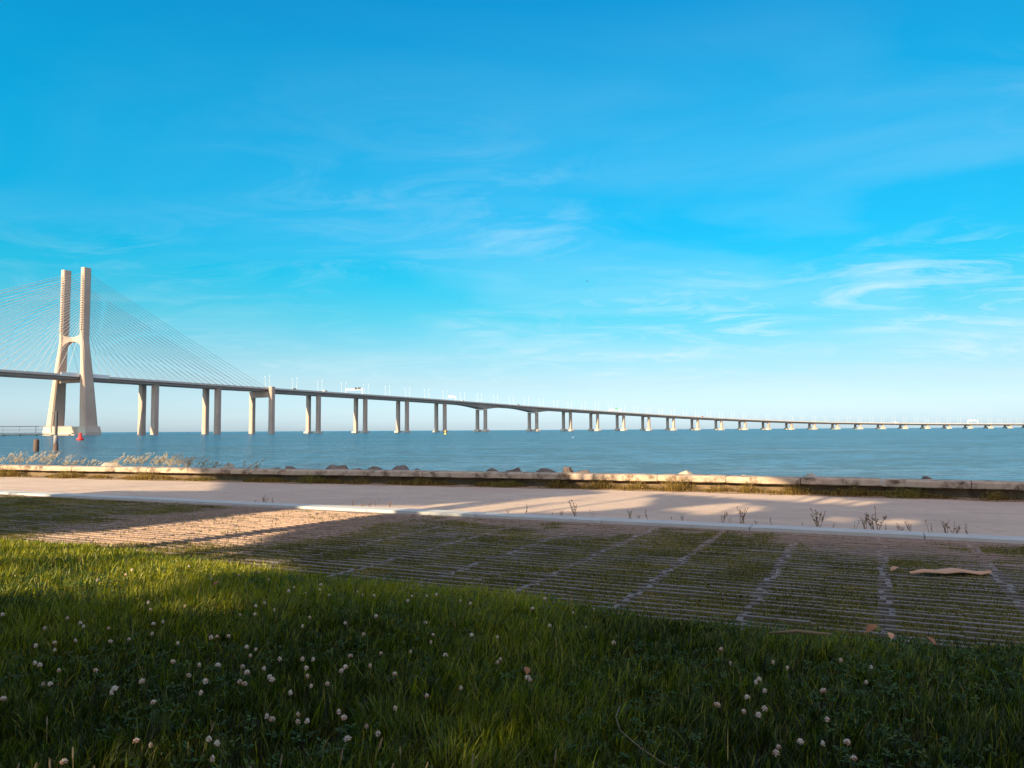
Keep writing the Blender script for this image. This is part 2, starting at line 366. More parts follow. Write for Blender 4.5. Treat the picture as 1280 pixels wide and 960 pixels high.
# river bank falling to the water
b = MB(); vs = []; offs = [(.35,.12),(1.6,.02),(3.2,-.55),(5.2,-1.25),(9,-2.5)]
xb = np.arange(-60, 40.1, .6)
for x in xb:
    for dy, z in offs: vs.append((x, wyx(x)+dy, z + random.uniform(-.05,.05)))
k = len(offs)
b.add(vs, [(i*k+j, (i+1)*k+j, (i+1)*k+j+1, i*k+j+1) for i in range(len(xb)-1) for j in range(k-1)])
tag(b.build('river_bank', M_rock), None, kind='structure')
WZ = -1.1
b = MB(); b.add([(-45000,5,WZ),(45000,5,WZ),(45000,50000,WZ),(-45000,50000,WZ)], [(0,1,2,3)])
# keep the water clear of the lawn: it starts under the bank
tag(b.build('water', M_water), None, kind='structure')

# lawn ground as a gridded mound
gx = np.arange(-16, 14.01, .25); vs = []; fs = []
nj = 40
for x in gx:
    for j in range(nj+1):
        t = j/nj; y = (edge_y(x)+.05)*(1-t) + (-8)*t; vs.append((x, float(y), float(lawn_z(x, y))-.012 if j else -.05))
for i in range(len(gx)-1):
    for j in range(nj): a = i*(nj+1)+j; fs.append((a, a+1, a+nj+2, a+nj+1))
b = MB(); b.add(vs, fs); tag(b.build('lawn_ground', M_dirt), None, kind='structure')

# grass paving: concrete bars with soil slots
b = MB(); ROW = .136; CELL = .90
def inside_pave(p): return p.y > edge_y(p.x) - .9
P0 = 2.38   # phase of the transverse strips
for r_ in range(2, 76):
    q = -.38 - r_*ROW*1.0
    for c_ in range(-22, 15):
        s0 = P0 + c_*CELL + (.03 if (r_//4) % 2 else -.02)
        c = KO + E1*(s0+CELL/2) + E2*q
        if not inside_pave(c) or abs(c.x) > 22: continue
        sub = 2
        for k_ in range(sub):
            cc = KO + E1*(s0 + CELL*(k_+.5)/sub) + E2*(q + random.uniform(-.008,.008)); z = random.uniform(-.006,.006)
            b.box((cc.x, cc.y, -.035+z), (CELL/sub-.004, .036+random.uniform(-.008,.008), .07), (E1, E2, Vector((0,0,1))))
for c_ in range(-22, 15):
    for r4 in range(0, 19):
        s0 = P0 + c_*CELL + (.03 if r4 % 2 else -.02)
        q = -.40 - r4*4*ROW - 2*ROW
        cc = KO + E1*s0 + E2*(q-.0)
        if not inside_pave(cc) or abs(cc.x) > 22: continue
        for k_ in range(4):
            if random.random() < .3: continue
            c2 = KO + E1*(s0+random.uniform(-.01,.01)) + E2*(q + (1.5-k_)*ROW)
            b.box((c2.x, c2.y, -.037+random.uniform(-.004,.004)), (.042, ROW-.014, .066), (E1, E2, Vector((0,0,1))))
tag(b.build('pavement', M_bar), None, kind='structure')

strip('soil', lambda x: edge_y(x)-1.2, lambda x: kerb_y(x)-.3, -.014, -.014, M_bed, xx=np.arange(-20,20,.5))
# tufts in the slots
def vnoise(x, y, s, seed=0):
    r_ = np.random.default_rng(seed).random((64,64)); x = x/s; y = y/s
    xi_, yi_ = np.floor(x).astype(int), np.floor(y).astype(int); fx, fy = x-xi_, y-yi_; fx = fx*fx*(3-2*fx); fy = fy*fy*(3-2*fy)
    g = lambda a, b_: r_[a % 64, b_ % 64]
    return (g(xi_,yi_)*(1-fx)+g(xi_+1,yi_)*fx)*(1-fy)+(g(xi_,yi_+1)*(1-fx)+g(xi_+1,yi_+1)*fx)*fy
n = 2200000
u = rng.uniform(-13, 11, n); row = rng.integers(2, 76, n); q = -.38 - (row+.5)*ROW + rng.normal(0, .033, n)
X = KO.x + E1.x*u + E2.x*q; Y = KO.y + E1.y*u + E2.y*q
dep = np.clip(-(q+.38)/3.2, 0, 1)
cov = .62*vnoise(X, Y, .9, 1) + .38*vnoise(X, Y, .28, 2)
left = np.clip((-3.5-X)/3, 0, 1)
thr = .56 - .58*dep - .34*left
pr = np.clip((cov-thr)/.16, 0.06, 1)
su = np.abs(((u-P0) % CELL + CELL/2) % CELL - CELL/2)      # distance to a transverse strip
pr *= np.clip((su-.045)/.02 + 1.0*(cov > .62)+.9*np.clip((1.5-X)/2,0,1), 0, 1)
pr *= 1-.93*np.clip((2.9-np.hypot(X+3.9, (Y-10.9)*1.1)-1.2*(vnoise(X,Y,.6,31)-.5))/.8, 0, 1)
keep = (rng.random(n) < pr*.55) & (Y > edge_y(X)-.15) & (np.abs(X) < Y*.75+1.8)
X, Y, cov, left = X[keep], Y[keep], cov[keep], left[keep]; n = len(X)
H = rng.uniform(.004, .020, n)*(1+.7*(cov > .6)) 
v, f, t = blades(np.stack([X, Y, np.full(n, -.03)+rng.uniform(0,.02,n)], 1), H+.02, rng.uniform(.005,.012,n), rng.uniform(0, 6.28, n), rng.uniform(.4,.97,n), np.clip(vnoise(X,Y,.35,5)*.6+rng.normal(.18,.18,n), 0, 1))
tag(npmesh('paving_grass', v, f, M_tuft, t), 'short green and brown grass tufts growing in the slots of the grass paving', kind='stuff')

# ------------------------------------------------------------------ lawn
def lawn_pts(n, ymin, ymax, wide=.74, pad=1.4):
    y = np.sqrt(rng.uniform(ymin**2, ymax**2, n)); x = rng.uniform(-1, 1, n)*(y*wide+pad)
    k = y < edge_y(x)+.05+rng.normal(0,.10,n); return x[k], y[k]
X, Y = zip(lawn_pts(80000, 1.2, 3.3), lawn_pts(95000, 3.3, 5.2), lawn_pts(150000, 5.2, 10.2))
X, Y = np.concatenate(X), np.concatenate(Y); n = len(X)
cl = vnoise(X, Y, .22, 8); cl2 = vnoise(X, Y, .9, 9); bald = vnoise(X, Y, .45, 10)
k = rng.random(n) < np.clip(.7 + 1.1*(bald-.25), .35, 1); X, Y, cl, cl2, bald = X[k], Y[k], cl[k], cl2[k], bald[k]; n = len(X)
dE = np.clip((edge_y(X)-Y)/.8, 0, 1)
H = (.022 + .085*vnoise(X, Y, .11, 15) + .035*cl + rng.exponential(.014, n))*(.45+.55*dE)*(.8+.4*cl2)
wd = rng.uniform(.0030, .0098, n)*rng.uniform(.6,1,n)*(1+np.clip(Y-3,0,8)*.13)
head = 6.28*vnoise(X, Y, .13, 12)*2.0 + rng.normal(0, .6, n); 
head = np.where(rng.random(n) < .35, rng.normal(.2, .5, n), head)
tint = np.clip(.04 + .45*cl2 + .42*np.clip((Y-4.8)/1.2,0,1) + rng.normal(0, .27, n), 0, .9); tint = np.where(rng.random(n) < .03, rng.uniform(.93, 1, n), tint)  # sunlight on the far strip put into the blade tint as extra yellow
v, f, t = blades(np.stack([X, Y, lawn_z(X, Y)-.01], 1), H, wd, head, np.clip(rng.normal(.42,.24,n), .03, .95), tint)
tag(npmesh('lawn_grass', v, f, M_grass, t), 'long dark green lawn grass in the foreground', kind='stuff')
# clover leaves low in the lawn
X, Y = lawn_pts(34000, 1.2, 7.5); k = vnoise(X, Y, .45, 10) < .60; X, Y = X[k], Y[k]; n = len(X)
Z = lawn_z(X, Y) + rng.uniform(.01, .075, n); az = rng.uniform(0, 6.28, n); V = []; 
r_ = rng.uniform(.006, .014, n); tx = rng.normal(0,.25,(n,2))
for j in range(3):
    a = az + j*2.094
    for (rad, da) in ((0.1,0),(.85,-.50),(1.55,-.33),(1.72,0),(1.55,.33),(.85,.50)):
        x_ = np.cos(a+da)*rad*r_; y_ = np.sin(a+da)*rad*r_
        V.append(np.stack([X+x_, Y+y_, Z+x_*tx[:,0]+y_*tx[:,1]+(.12*rad*r_)], 1))
V = np.stack(V, 1).reshape(-1, 3); bb = (np.arange(n)*18)[:,None]
tag(npmesh('clover_leaves', V, [bb+np.arange(6)[None]+6*j for j in range(3)], M_clover, np.repeat(rng.random(n), 18)), 'low clover leaves mixed through the foreground lawn', kind='stuff')

# clover flowers, each its own
def flower_mesh(seed, fade):
    rg = random.Random(seed); b = MB(); R_ = .0115
    for i in range(40):
        ph = math.acos(1-1.6*(i+.5)/40)+rg.uniform(-.12,.12); th = i*2.39996
        if ph > 1.75: droop = -.7
        else: droop = 0
        d = Vector((math.sin(ph)*math.cos(th), math.sin(ph)*math.sin(th), math.cos(ph)+droop*.4)).normalized()
        L_ = R_*rg.uniform(.75,1.22)*(1.25 if ph > 1.4 else 1); a = d.orthogonal().normalized(); c2 = d.cross(a); w = R_*.20
        b.cur = 1 if (ph > 1.35 and rg.random() < fade) or rg.random() < fade*.15 else 0
        base = d*R_*.25
        b.add([base, d*L_*.7+a*w, d*L_*.75+c2*w, d*L_*.7-a*w, d*L_*.75-c2*w, d*L_], [(0,1,2),(0,2,3),(0,3,4),(0,4,1),(5,2,1),(5,3,2),(5,4,3),(5,1,4)])
    return b
def make_flower(seed, fade):
    e = empty('clover_flower', (0,0,0), 'small white clover flower standing in the dark lawn grass', 'clover flower', 'white clover flowers scattered over the lawn')
    h = flower_mesh(seed, fade).build('flower_head', [M_petal, M_petal2], e); h.location = (0,0,.115)
    rg = random.Random(seed); dx, dy = rg.uniform(-.02,.02), rg.uniform(-.02,.02)
    st = MB(); st.tube([(dx,dy,-.01),(dx*.6,dy*.6,.05),(0,0,.115)], [.0011,.001,.0009], 5); st.build('stem', M_stem, e)
    return e
FL = [(-3.1,6.4),(-3.05,6.13),(-3.12,5.89),(-2.37,5.01),(-3.0,4.62),(-2.58,4.52),(-2.59,4.29),(-2.45,4.41),(-2.4,4.39),(-2.24,4.32),(-2.09,4.94),(-2.05,4.48),(-2.0,4.44),(-2.35,4.06),(-2.25,4.09),(-2.3,3.89),(-2.39,3.92),(-2.04,4.09),(-2.08,4.03),(-1.7,3.95),(-1.6,4.06),(-1.55,4.1),(-1.49,4.15),(-1.32,3.83),(-1.28,3.88),(-1.23,3.7),(-1.25,3.56),(-1.36,3.57),(-1.45,3.56),(-1.6,3.65),(-1.45,3.44),(-2.22,3.66),(-2.17,3.63),(-2.03,3.49),(-1.9,3.52),(-1.95,3.36),(-2.04,3.36),(-2.06,3.16),(-1.58,3.33),(-1.62,3.25),(-1.61,3.19),(-1.41,3.13),(-1.27,3.14),(-1.14,3.5),(-1.15,3.45),(-1.14,3.35),(-1.14,3.29),(-1.06,3.39),(-1.27,3.3),(-1.63,4.66),(-1.58,5.02),(-1.6,4.87),(-1.57,4.68),(-2.42,6.15),(-2.18,6.15),(-2.79,6.66),(-2.07,6.39),(-1.29,2.68),(-1.22,2.69),(-1.06,2.7),(-0.92,2.89),(-1.43,2.53),(-0.96,2.49),(-0.99,2.62),(-1.97,4.21),(-2.21,4.76),(-2.32,5.9),(-1.41,5.73),(-1.38,5.59),(-1.43,5.41),(-1.3,5.34),(-1.56,5.52),(-1.52,5.37),(-1.83,5.89),(-1.44,4.73),(-1.2,4.32),(-1.17,4.58),(-1.13,5.49),(-1.02,5.36),(-0.99,5.44),(-0.94,4.43),(-0.76,4.15),(-0.69,5.24),(-0.58,5.44),(-0.55,5.45),(-0.74,5.46),(-0.36,5.26),(-0.29,5.13),(-0.52,4.57),(-0.46,4.25),(-0.42,4.01),(-0.21,4.21),(-0.1,4.26),(-0.08,3.76),(-0.11,3.66),(-0.32,3.78),(-0.5,3.81),(-0.62,3.77),(-0.76,3.76),(-0.72,3.5),(-0.66,3.54),(-0.51,3.44),(-0.98,3.66),(-0.95,3.67),(-0.94,3.53),(-0.89,3.37),(-1.07,3.65),(-1.05,3.4),(-0.79,3.47),(-0.77,3.3),(-0.83,3.25),(-0.91,3.2),(-0.92,2.89),(-0.78,2.94),(-0.76,2.85),(-0.78,2.83),(-0.65,2.91),(-0.62,2.85),(-0.56,2.83),(-0.55,2.7),(-0.49,2.74),(-0.33,3.11),(-0.44,2.97),(-0.22,3.3),(-0.82,4.61),(0.15,4.99),(0.39,4.92),(0.41,4.51),(0.2,4.56),(0.55,5.12),(0.54,4.17),(0.03,3.42),(0.07,3.45),(1.06,3.93),(1.05,3.77),(1.08,3.46),(0.2,5.38),(0.78,3.15),(1.23,3.74),(1.09,3.46),(1.08,3.34),(0.89,3.11),(0.95,3.07),(0.92,3.04),(1.0,2.82),(0.93,2.73),(0.88,2.62),(1.07,2.71),(1.17,2.76),(1.15,2.62),(1.59,3.74),(1.68,3.69),(1.55,3.44),(1.35,3.33),(1.18,2.96),(0.98,3.26),(1.24,3.63)]
protos = [make_flower(i, f_) for i, f_ in enumerate((.35,.7,1.0,.5))]
special = {(-0.54,2.49):('white and rust clover flower leaning against its neighbour at the lit grass',None), (0.77,2.3):('lowest white clover flower at the right, nearest the bottom edge',None)}
big = {i for i, (x, y) in enumerate(FL) if y < 2.9}
for i, (x, y) in enumerate(FL):
    k_ = (i*7+3) % 4
    o = protos[k_] if i < 0 else copy_tree(protos[k_])
    o.location = (x, y, float(lawn_z(x, y))-.008); o.rotation_euler = (random.uniform(-.3,.3), random.uniform(-.3,.3), random.uniform(0,6.28))
    s_ = random.uniform(.55, 1.05)*(1.0 if y < 3.6 else .92); o.scale = (s_, s_, random.uniform(.80,1.0))
for p_ in protos:
    for c in [c for c in bpy.data.objects if c.parent == p_]: bpy.data.objects.remove(c)
    bpy.data.objects.remove(p_)

# seed spikes lit in the near grass
def spike(x, y, h, lean, label, group=None):
    z = float(lawn_z(x, y)); e = empty('seed_spike', (x, y, z-.01), label, 'grass spike', group)
    s_ = MB(); s_.tube([(0,0,0),(lean*.3*h,0,h*.5),(lean*h*.7,0,h*.72)], [.0014,.0012,.001], 5); s_.build('stalk', M_stemdry, e)
    s_ = MB(); pts = [(lean*h*(.7+.3*t), 0, h*(.72+.28*t)) for t in (0,.2,.5,.8,1)]; s_.tube(pts, [.001,.0030,.0034,.0026,.0008], 6); s_.build('seed_head', M_plume, e)
for x, y in [(-1.43,2.24),(-1.37,2.20),(-1.30,2.22),(-1.26,2.26),(-1.48,2.12),(-1.55,2.2),(-1.61,2.3),(-1.17,2.2),(-1.0,2.16),(-.72,2.12),(-.66,2.18),(-.50,2.2),(-.36,2.12),(-.33,2.3),(-.27,2.2),(-.12,2.14),(.1,2.2),(-.42,2.25),(-1.52,2.6),(-.98,2.5)]:
    spike(x*1.12, y+.27, random.uniform(.11,.17), random.uniform(-.15,.35), 'thin straw-coloured seed spike rising from the near lawn', 'straw seed spikes near the bottom of the lawn')

# twig, stick, bark strip, dead leaves
TW = [(0.42, 3.12), (0.39, 3.01), (0.39, 2.88), (0.44, 2.73), (0.5, 2.61), (0.59, 2.56), (0.66, 2.44)]
b = MB(); pts = [(x, y, float(lawn_z(x, y))+.085-.006*i) for i, (x, y) in enumerate(TW)]; b.tube(pts, [.0022]*4+[.0028]*3, 6)
tag(b.build('curved_twig', M_twig, smooth=True), 'long curved brown twig lying in the grass at the bottom right of centre', 'twig')
b = MB(); b.tube([(1.38,4.21,.20),(1.52,4.19,.215),(1.70,4.18,.20)], [.007,.010,.006], 7); tag(b.build('stick', M_twig, smooth=True), 'short straight brown stick lying in the grass near the paving edge', 'stick')
b = MB(); pts = [(3.50,6.87),(3.62,6.86),(3.78,6.88),(3.95,6.93),(4.12,6.91),(4.23,6.89)]; wd_ = [.015,.055,.08,.09,.06,.015]; vs = []
for i, (x, y) in enumerate(pts):
    for s_ in (-1,0,1):
        for dz in (0,.008): vs.append((x, y+s_*wd_[i], .02+.014*(i % 2)-abs(s_)*.012+.012*math.sin(i)+dz+.006))
rings = [[vs[i*6+k_] for k_ in (0,2,4,5,3,1)] for i in range(6)]; b.frustum(rings)
tag(b.build('bark_strip', M_palm), 'long tan strip of dry palm bark lying on the paving', 'bark strip')
def dead_leaf(x, y, z, s_, rz, label, mat=M_deadleaf):
    b = MB(); top = []; n_ = 7
    prof = [0,.28,.42,.45,.36,.2,0.02]
    vs = []
    for i in range(n_):
        t_ = i/(n_-1)-.5; cu = .22*math.sin(t_*3.1)*1.0
        for k_ in (-1,0,1): vs.append(((t_)*s_, k_*prof[i]*s_*.7, (abs(k_)*prof[i]*.5+cu*.5+.15)*s_))
    b.add(vs, [(i*3+j, i*3+j+1, i*3+j+4, i*3+j+3) for i in range(n_-1) for j in range(2)])
    b.tube([(-.5*s_-.3*s_,0,.1*s_),(-.5*s_,0,.12*s_)], .012*s_, 5)
    o = b.build('dead_leaf', mat, smooth=True); o.location = (x, y, z); o.rotation_euler = (.2,-.2,rz); md = o.modifiers.new('thick','SOLIDIFY'); md.thickness = .0015
    tag(o, label, 'dead leaf'); return o
dead_leaf(2.12, 4.62, .10, .09, .3, 'curled brown dead leaf at the edge between lawn and paving')
dead_leaf(2.13, 4.42, .12, .055, 1.3, 'smaller tan dead leaf in the grass just below the curled one', M_palm)
dead_leaf(1.86, 3.50, .34, .06, 2.0, 'upright brown dead leaf caught in the grass at the right')
dead_leaf(3.47, 7.08, .0, .09, .1, 'little tan dead leaf on the paving left of the bark strip', M_palm)
dead_leaf(-1.50, 11.6, .0, .09, .1, 'orange-brown dead leaf on the paving next to the kerb')
dead_leaf(-1.98, 5.2, .28, .05, .7, 'orange dead leaf tip in the lawn beside the sunlit patch')
dead_leaf(.05, 3.05, .36, .04, 1.7, 'rusty dead leaf in the grass near the middle of the lawn')
dead_leaf(2.33, 5.0, .01, .06, 1.1, 'small pale green leaf lying on the paving beside a concrete strip', M_stem)

# ------------------------------------------------------------------ low wall: cap stones on a recessed base
wall = empty('sea_wall', (0, float(wall_y(0)), 0), 'long low stone wall with pale cap stones along the waterfront path', 'wall')
def wpt(x): return Vector((x, float(wall_y(x)), 0))
vs = []; xx = np.arange(-60, 35, .7); b = MB()
for x in xx:
    p = wpt(x) - wall.location; vs += [(p.x, p.y+.19, -.1), (p.x, p.y+.19, .195), (p.x, p.y+.46, .195), (p.x, p.y+.46, -.6)]
for i in range(len(xx)-1):
    for j in range(3): b.add([], []); b.f.append((i*4+j, (i+1)*4+j, (i+1)*4+j+1, i*4+j+1)); b.mi.append(0)
b.v = vs; b.build('wall_base', M_wall, wall)
x = 8.33; caps = []
def cap(xa, xb_):
    a, c = wpt(xa), wpt(xb_); d = (c-a).normalized(); nrm = Vector((-d.y, d.x, 0)); L_ = (c-a).length
    mid = (a+c)/2 + nrm*.24 + Vector((0,0,.245+random.uniform(-.006,.006))) - wall.location
    b = MB(); n_ = 9
    secs = []
    for i in range(n_+1):
        t_ = -.5+i/n_; e_ = .0 if 0 < i < n_ else .012; pt = mid + d*((L_-.014)*t_)
        ring = []
        for (yy, zz) in ((-.25,-.055),(-.262,-.042),(-.262,.05),(-.235,.078),(.24,.078),(.26,.05),(.26,-.055)):
            j = random.uniform(-.004,.004); ring.append(pt + nrm*(yy*(1-e_*3)+j) + Vector((0,0,zz*(1-e_*4)+random.uniform(-.003,.003))))
        secs.append(ring)
    b.frustum(secs); b.build('cap_stone', M_cap, wall)
xe = 8.33
while xe < 24: cap(xe, xe+1.28); xe += 1.28
xe = 8.33
while xe > -38: cap(xe-1.31, xe); xe -= 1.31

# weeds, tufts and bushes along the wall
def clump(name, x, y, z, n_, hmax, rad, mat, label, cat, group=None, wdt=.006, lean=.5, tl=(0,1), parent=None, leaves=0):
    X = rng.normal(0, rad*.5, n_); Y = rng.normal(0, rad*.25, n_)
    H = hmax*rng.uniform(.35,1,n_)*np.exp(-(X/rad)**2*.8); az = np.arctan2(Y*1.0, X) + rng.normal(0,.6,n_)
    v, f, t = blades(np.stack([X, Y, np.zeros(n_)], 1), H, np.full(n_, wdt), az, np.clip(rng.normal(lean,.2,n_),.02,.95), rng.uniform(tl[0], tl[1], n_))
    if leaves:
        k_ = rng.integers(0, n_, leaves); zz = H[k_]*rng.uniform(.15,.95,leaves); c = np.stack([X[k_]*1.15+rng.normal(0,.02,leaves), Y[k_]+rng.normal(0,.02,leaves), zz], 1)
        a = rng.normal(0,1,(leaves,3)); a /= np.linalg.norm(a,axis=1)[:,None]; bq = np.cross(a, rng.normal(0,1,(leaves,3))); bq /= np.linalg.norm(bq,axis=1)[:,None]
        s_ = rng.uniform(.008,.02,leaves)[:,None]
        lv = np.stack([c-a*s_, c+bq*s_*.5, c+a*s_, c-bq*s_*.5], 1).reshape(-1,3); base = len(v)
        f = [np.concatenate([f[0], base+(np.arange(leaves)*4)[:,None]+np.arange(4)[None]]), f[1]]; v = np.concatenate([v, lv]); t = np.concatenate([t, np.repeat(rng.uniform(tl[0],tl[1],leaves), 4)])
    o = npmesh(name, v, f, mat, t); o.location = (x, y, z)
    if cat: tag(o, label, cat, group)
    return o
# continuous scruff at the foot
n = 60000; X = rng.uniform(-19, 14, n); c_ = vnoise(X, X*0, .55, 21); k = rng.random(n) < np.clip((c_-.12)*2.0, .10, 1); X = X[k]; c_ = c_[k]; n = len(X)
Y = wall_y(X) - np.abs(rng.normal(.02, .09, n)) - .02; H = rng.uniform(.02,.11,n)*(.4+1.0*c_)
v, f, t = blades(np.stack([X, Y, np.full(n,.01)], 1), H, rng.uniform(.006,.013,n), rng.uniform(0,6.28,n), rng.uniform(.1,.8,n), np.clip(rng.normal(.45,.25,n)+.3*(c_-.5),0,1))
tag(npmesh('wall_foot_grass', v, f, M_weed, t), 'patchy brown and green grass growing along the foot of the low wall', kind='stuff')
BU = [(-15.0,.42,.55,M_weed,'tall yellow-green weed clump at the far left end of the wall'),
 (-12.6,.30,.50,M_weed,'yellow-green weed clump second from the left on the lit wall'),
 (-9.95,.30,.55,M_weed,'brownish bushy weed at the wall where the sunlit part ends'),
 (-8.1,.16,.35,M_tuft,'small dark weed at the wall just right of the brownish bush'),
 (-4.95,.30,.45,M_tuft,'dark green weed clump climbing over the shaded cap stones'),
 (-3.7,.20,.30,M_weed,'low shaded weed clump right of the dark green one'),
 (-2.15,.24,.35,M_weed,'shaded brown weed clump left of the middle of the wall'),
 (-.1,.20,.40,M_tuft,'flat dark green weed clump near the middle of the wall'),
 (1.0,.26,.32,M_weed,'rusty weed clump where the wall comes back into sunlight'),
 (1.9,.30,.34,M_weed,'thin yellow weeds in front of the lit wall'),
 (2.65,.28,.34,M_weed,'yellow-green weeds left of the tallest lit clump'),
 (3.45,.42,.42,M_weed,'tallest yellow-green weed clump in front of the lit cap stones'),
 (4.25,.22,.30,M_weed,'short golden weeds right of the tallest lit clump'),
 (4.75,.28,.22,M_weed,'narrow golden weed standing before the lit wall'),
 (5.55,.26,.40,M_weed,'reddish weed clump just right of where the wall falls into shade'),
 (6.5,.24,.45,M_weed,'brown shaded weed clump between two cap joints at the right'),
 (7.35,.26,.45,M_tuft,'olive shaded weed clump under the right cap stones'),
 (8.6,.22,.30,M_weed,'yellow-green weed clump at the right end of the wall')]
for x, h_, rd, mt, lb in BU:
    clump('weed_clump', x, float(wall_y(x))-.14, .0, int(260*rd/.35), h_, rd, mt, lb, 'weed', 'weed clumps at the foot of the wall', .007, .45, (.1,1), leaves=int(500*rd/.35))

# pale feathery grass behind the wall
def plume(x, dy, h, n_, label, spread=.35, group=None):
    e = empty('feather_grass', (x, float(wall_y(x))+dy, .08), label, 'feathery grass', group)
    st = MB()
    V = []; 
    for i in range(n_):
        bx, by = random.gauss(0, spread*.5), random.uniform(-.12,.12); ln = random.uniform(.15,.75); hh = h*random.uniform(.6,1.05)
        pts = [(bx,by,0),(bx+ln*hh*.25,by,hh*.5),(bx+ln*hh*.65,by,hh*.85),(bx+ln*hh*1.0,by,hh*1.0)]; st.tube(pts, [.003,.0028,.0022,.0016], 4)
        for k_ in range(26):
            t_ = random.uniform(.80,1.12); V.append((bx+ln*hh*(.58+.42*(t_-.8)/.2), by, hh*(.80+.2*(t_-.8)/.2), random.random()))
    st.build('stalks', M_plume, e)
    c = np.array([v_[:3] for v_ in V]) + rng.normal(0,.012,(len(V),3)); nn = len(c); a = rng.normal(0,1,(nn,3)); a[:,2] += .8; a[:,0] += .8; a /= np.linalg.norm(a,axis=1)[:,None]; bq = np.cross(a, rng.normal(0,1,(nn,3))); bq /= np.linalg.norm(bq,axis=1)[:,None]
    s_ = rng.uniform(.016,.032,nn)[:,None]; vv = np.stack([c-a*s_, c+bq*s_*.28, c+a*s_, c-bq*s_*.28], 1).reshape(-1,3)
    npmesh('plumes', vv, [(np.arange(nn)*4)[:,None]+np.arange(4)[None]], M_plume, np.repeat(rng.random(nn),4), e)
for x, dy, h_, n_, lb in [(-15.3,.7,.72,16,'pale feathery grass at the far left end behind the wall'),(-14.3,.8,.75,14,'pale feathery grass behind the wall below the two mooring piles'),(-13.3,.9,.5,6,'sparse pale feathery grass right of the mooring piles'),
  (-12.2,.8,.48,5,'single thin tuft of pale feathery grass between the two larger groups'),(-11.1,.8,.72,14,'tall pale feathery grass at the left of the middle group'),(-10.2,.9,.70,18,'dense pale feathery grass in the middle group below the first pier'),(-9.3,.8,.62,16,'pale feathery grass at the right of the middle group'),(-8.4,.9,.50,8,'short fading feathery grass below the second pier'),(-7.2,.9,.55,5,'thin brownish feathery grass in shade below the portal pier')]:
    plume(x, dy, h_*.78, int(n_*2.2), lb, .6)

# dry weeds along the kerb
def stalk_mesh(seed, h):
    rg = random.Random(seed); b = MB()
    for i in range(rg.randint(2,5)):
        ang = rg.uniform(-.6,.6); hh = h*rg.uniform(.55,1); bx = rg.uniform(-.03,.03)
        p = [Vector((bx,0,0)), Vector((bx+math.sin(ang)*hh*.4, rg.uniform(-.02,.02), hh*.5)), Vector((bx+math.sin(ang)*hh*.8+rg.uniform(-.02,.02), 0, hh))]
        b.tube(p, [.0035,.003,.0018], 5)
        for k_ in range(10):
            t_ = rg.uniform(.25,1); q_ = p[0].lerp(p[1], t_*2) if t_ < .5 else p[1].lerp(p[2], t_*2-1)
            d = Vector((rg.uniform(-1,1), rg.uniform(-1,1), rg.uniform(.2,1))).normalized(); a = d.orthogonal().normalized(); L_ = rg.uniform(.008,.018)
            b.add([q_, q_+d*L_+a*L_*.45, q_+d*L_*2, q_+d*L_-a*L_*.45], [(0,1,2,3)])
    return b
prot = [stalk_mesh(40+i, .2).build('kerb_weed', M_dry) for i in range(7)]
for p_ in prot:
    a = p_.data.attributes.new('tint','FLOAT','POINT'); a.data.foreach_set('value', [random.random() for _ in p_.data.vertices])
KW = [(-4.66, 13.98), (-4.46, 13.89), (-4.28, 13.81), (-2.69, 13.14), (-2.55, 13.08), (-2.42, 13.03), (-2.29, 12.97), (-2.05, 12.87), (-0.09, 11.99), (0.17, 11.88), (0.59, 11.72), (0.75, 11.66), (0.95, 11.58), (1.18, 11.49), (1.71, 11.28), (1.82, 11.24), (1.95, 11.18), (2.27, 11.04), (2.4, 10.98), (2.93, 10.74), (3.0, 10.71), (3.17, 10.63), (3.31, 10.56), (3.5, 10.47), (3.84, 10.27), (4.03, 10.16), (4.18, 10.07), (4.4, 9.94), (4.51, 9.88), (4.6, 9.82), (4.7, 9.76), (4.8, 9.7), (4.87, 9.66), (4.93, 9.63), (5.14, 9.51), (5.29, 9.42), (5.36, 9.38), (5.5, 9.29)]
tall = {(4.6,9.82):1.7,(4.03,10.16):1.55,(.95,11.58):1.5,(3.93,10.2):1.3,(5.29,9.42):1.0,(5.36,9.38):.9,(3.17,10.63):1.3}
lab = {(4.6,9.82):'largest dry bushy weed overhanging the pale kerb',(4.03,10.16):'tall brown dry weed left of the largest one',(.95,11.58):'tall reddish dry weed in the kerb gap near the middle',
 (5.29,9.42):'upright forked dry weed, left one of the lone pair at the kerb end',(5.36,9.38):'upright dry weed, right one of the lone pair at the kerb end',(-.09,11.99):'orange sunlit dry weed at the left end of the middle row on the kerb'}
for i, (x, y) in enumerate(KW):
    o = prot[i] if i < 7 else prot[i % 7].copy()
    if i >= 7: COL.objects.link(o)
    o.location = (x+random.uniform(-.02,.02), y+.03, 0); o.rotation_euler = (0,0,random.uniform(-.6,.6)+ (math.pi if i%3==0 else 0)); sc = tall.get((x,y), random.uniform(.35,1.0))*.85; o.scale = (sc,sc,sc)
    reg = ('small dark dry weed on the shaded path edge at the left','dark weeds on the kerb at the left') if i < 3 else ('thin pale seed stalk on the path edge by the sunlit kerb','pale stalks beside the sunlit kerb') if i < 8 else ('small reddish dry weed behind the kerb in the middle','reddish dry weeds behind the middle of the kerb') if i < 18 else ('small brown dry weed behind the kerb at the right','brown dry weeds behind the kerb at the right')
    if (x,y) in lab: tag(o, lab[(x,y)], 'weed')
    else: tag(o, reg[0], 'weed', reg[1])

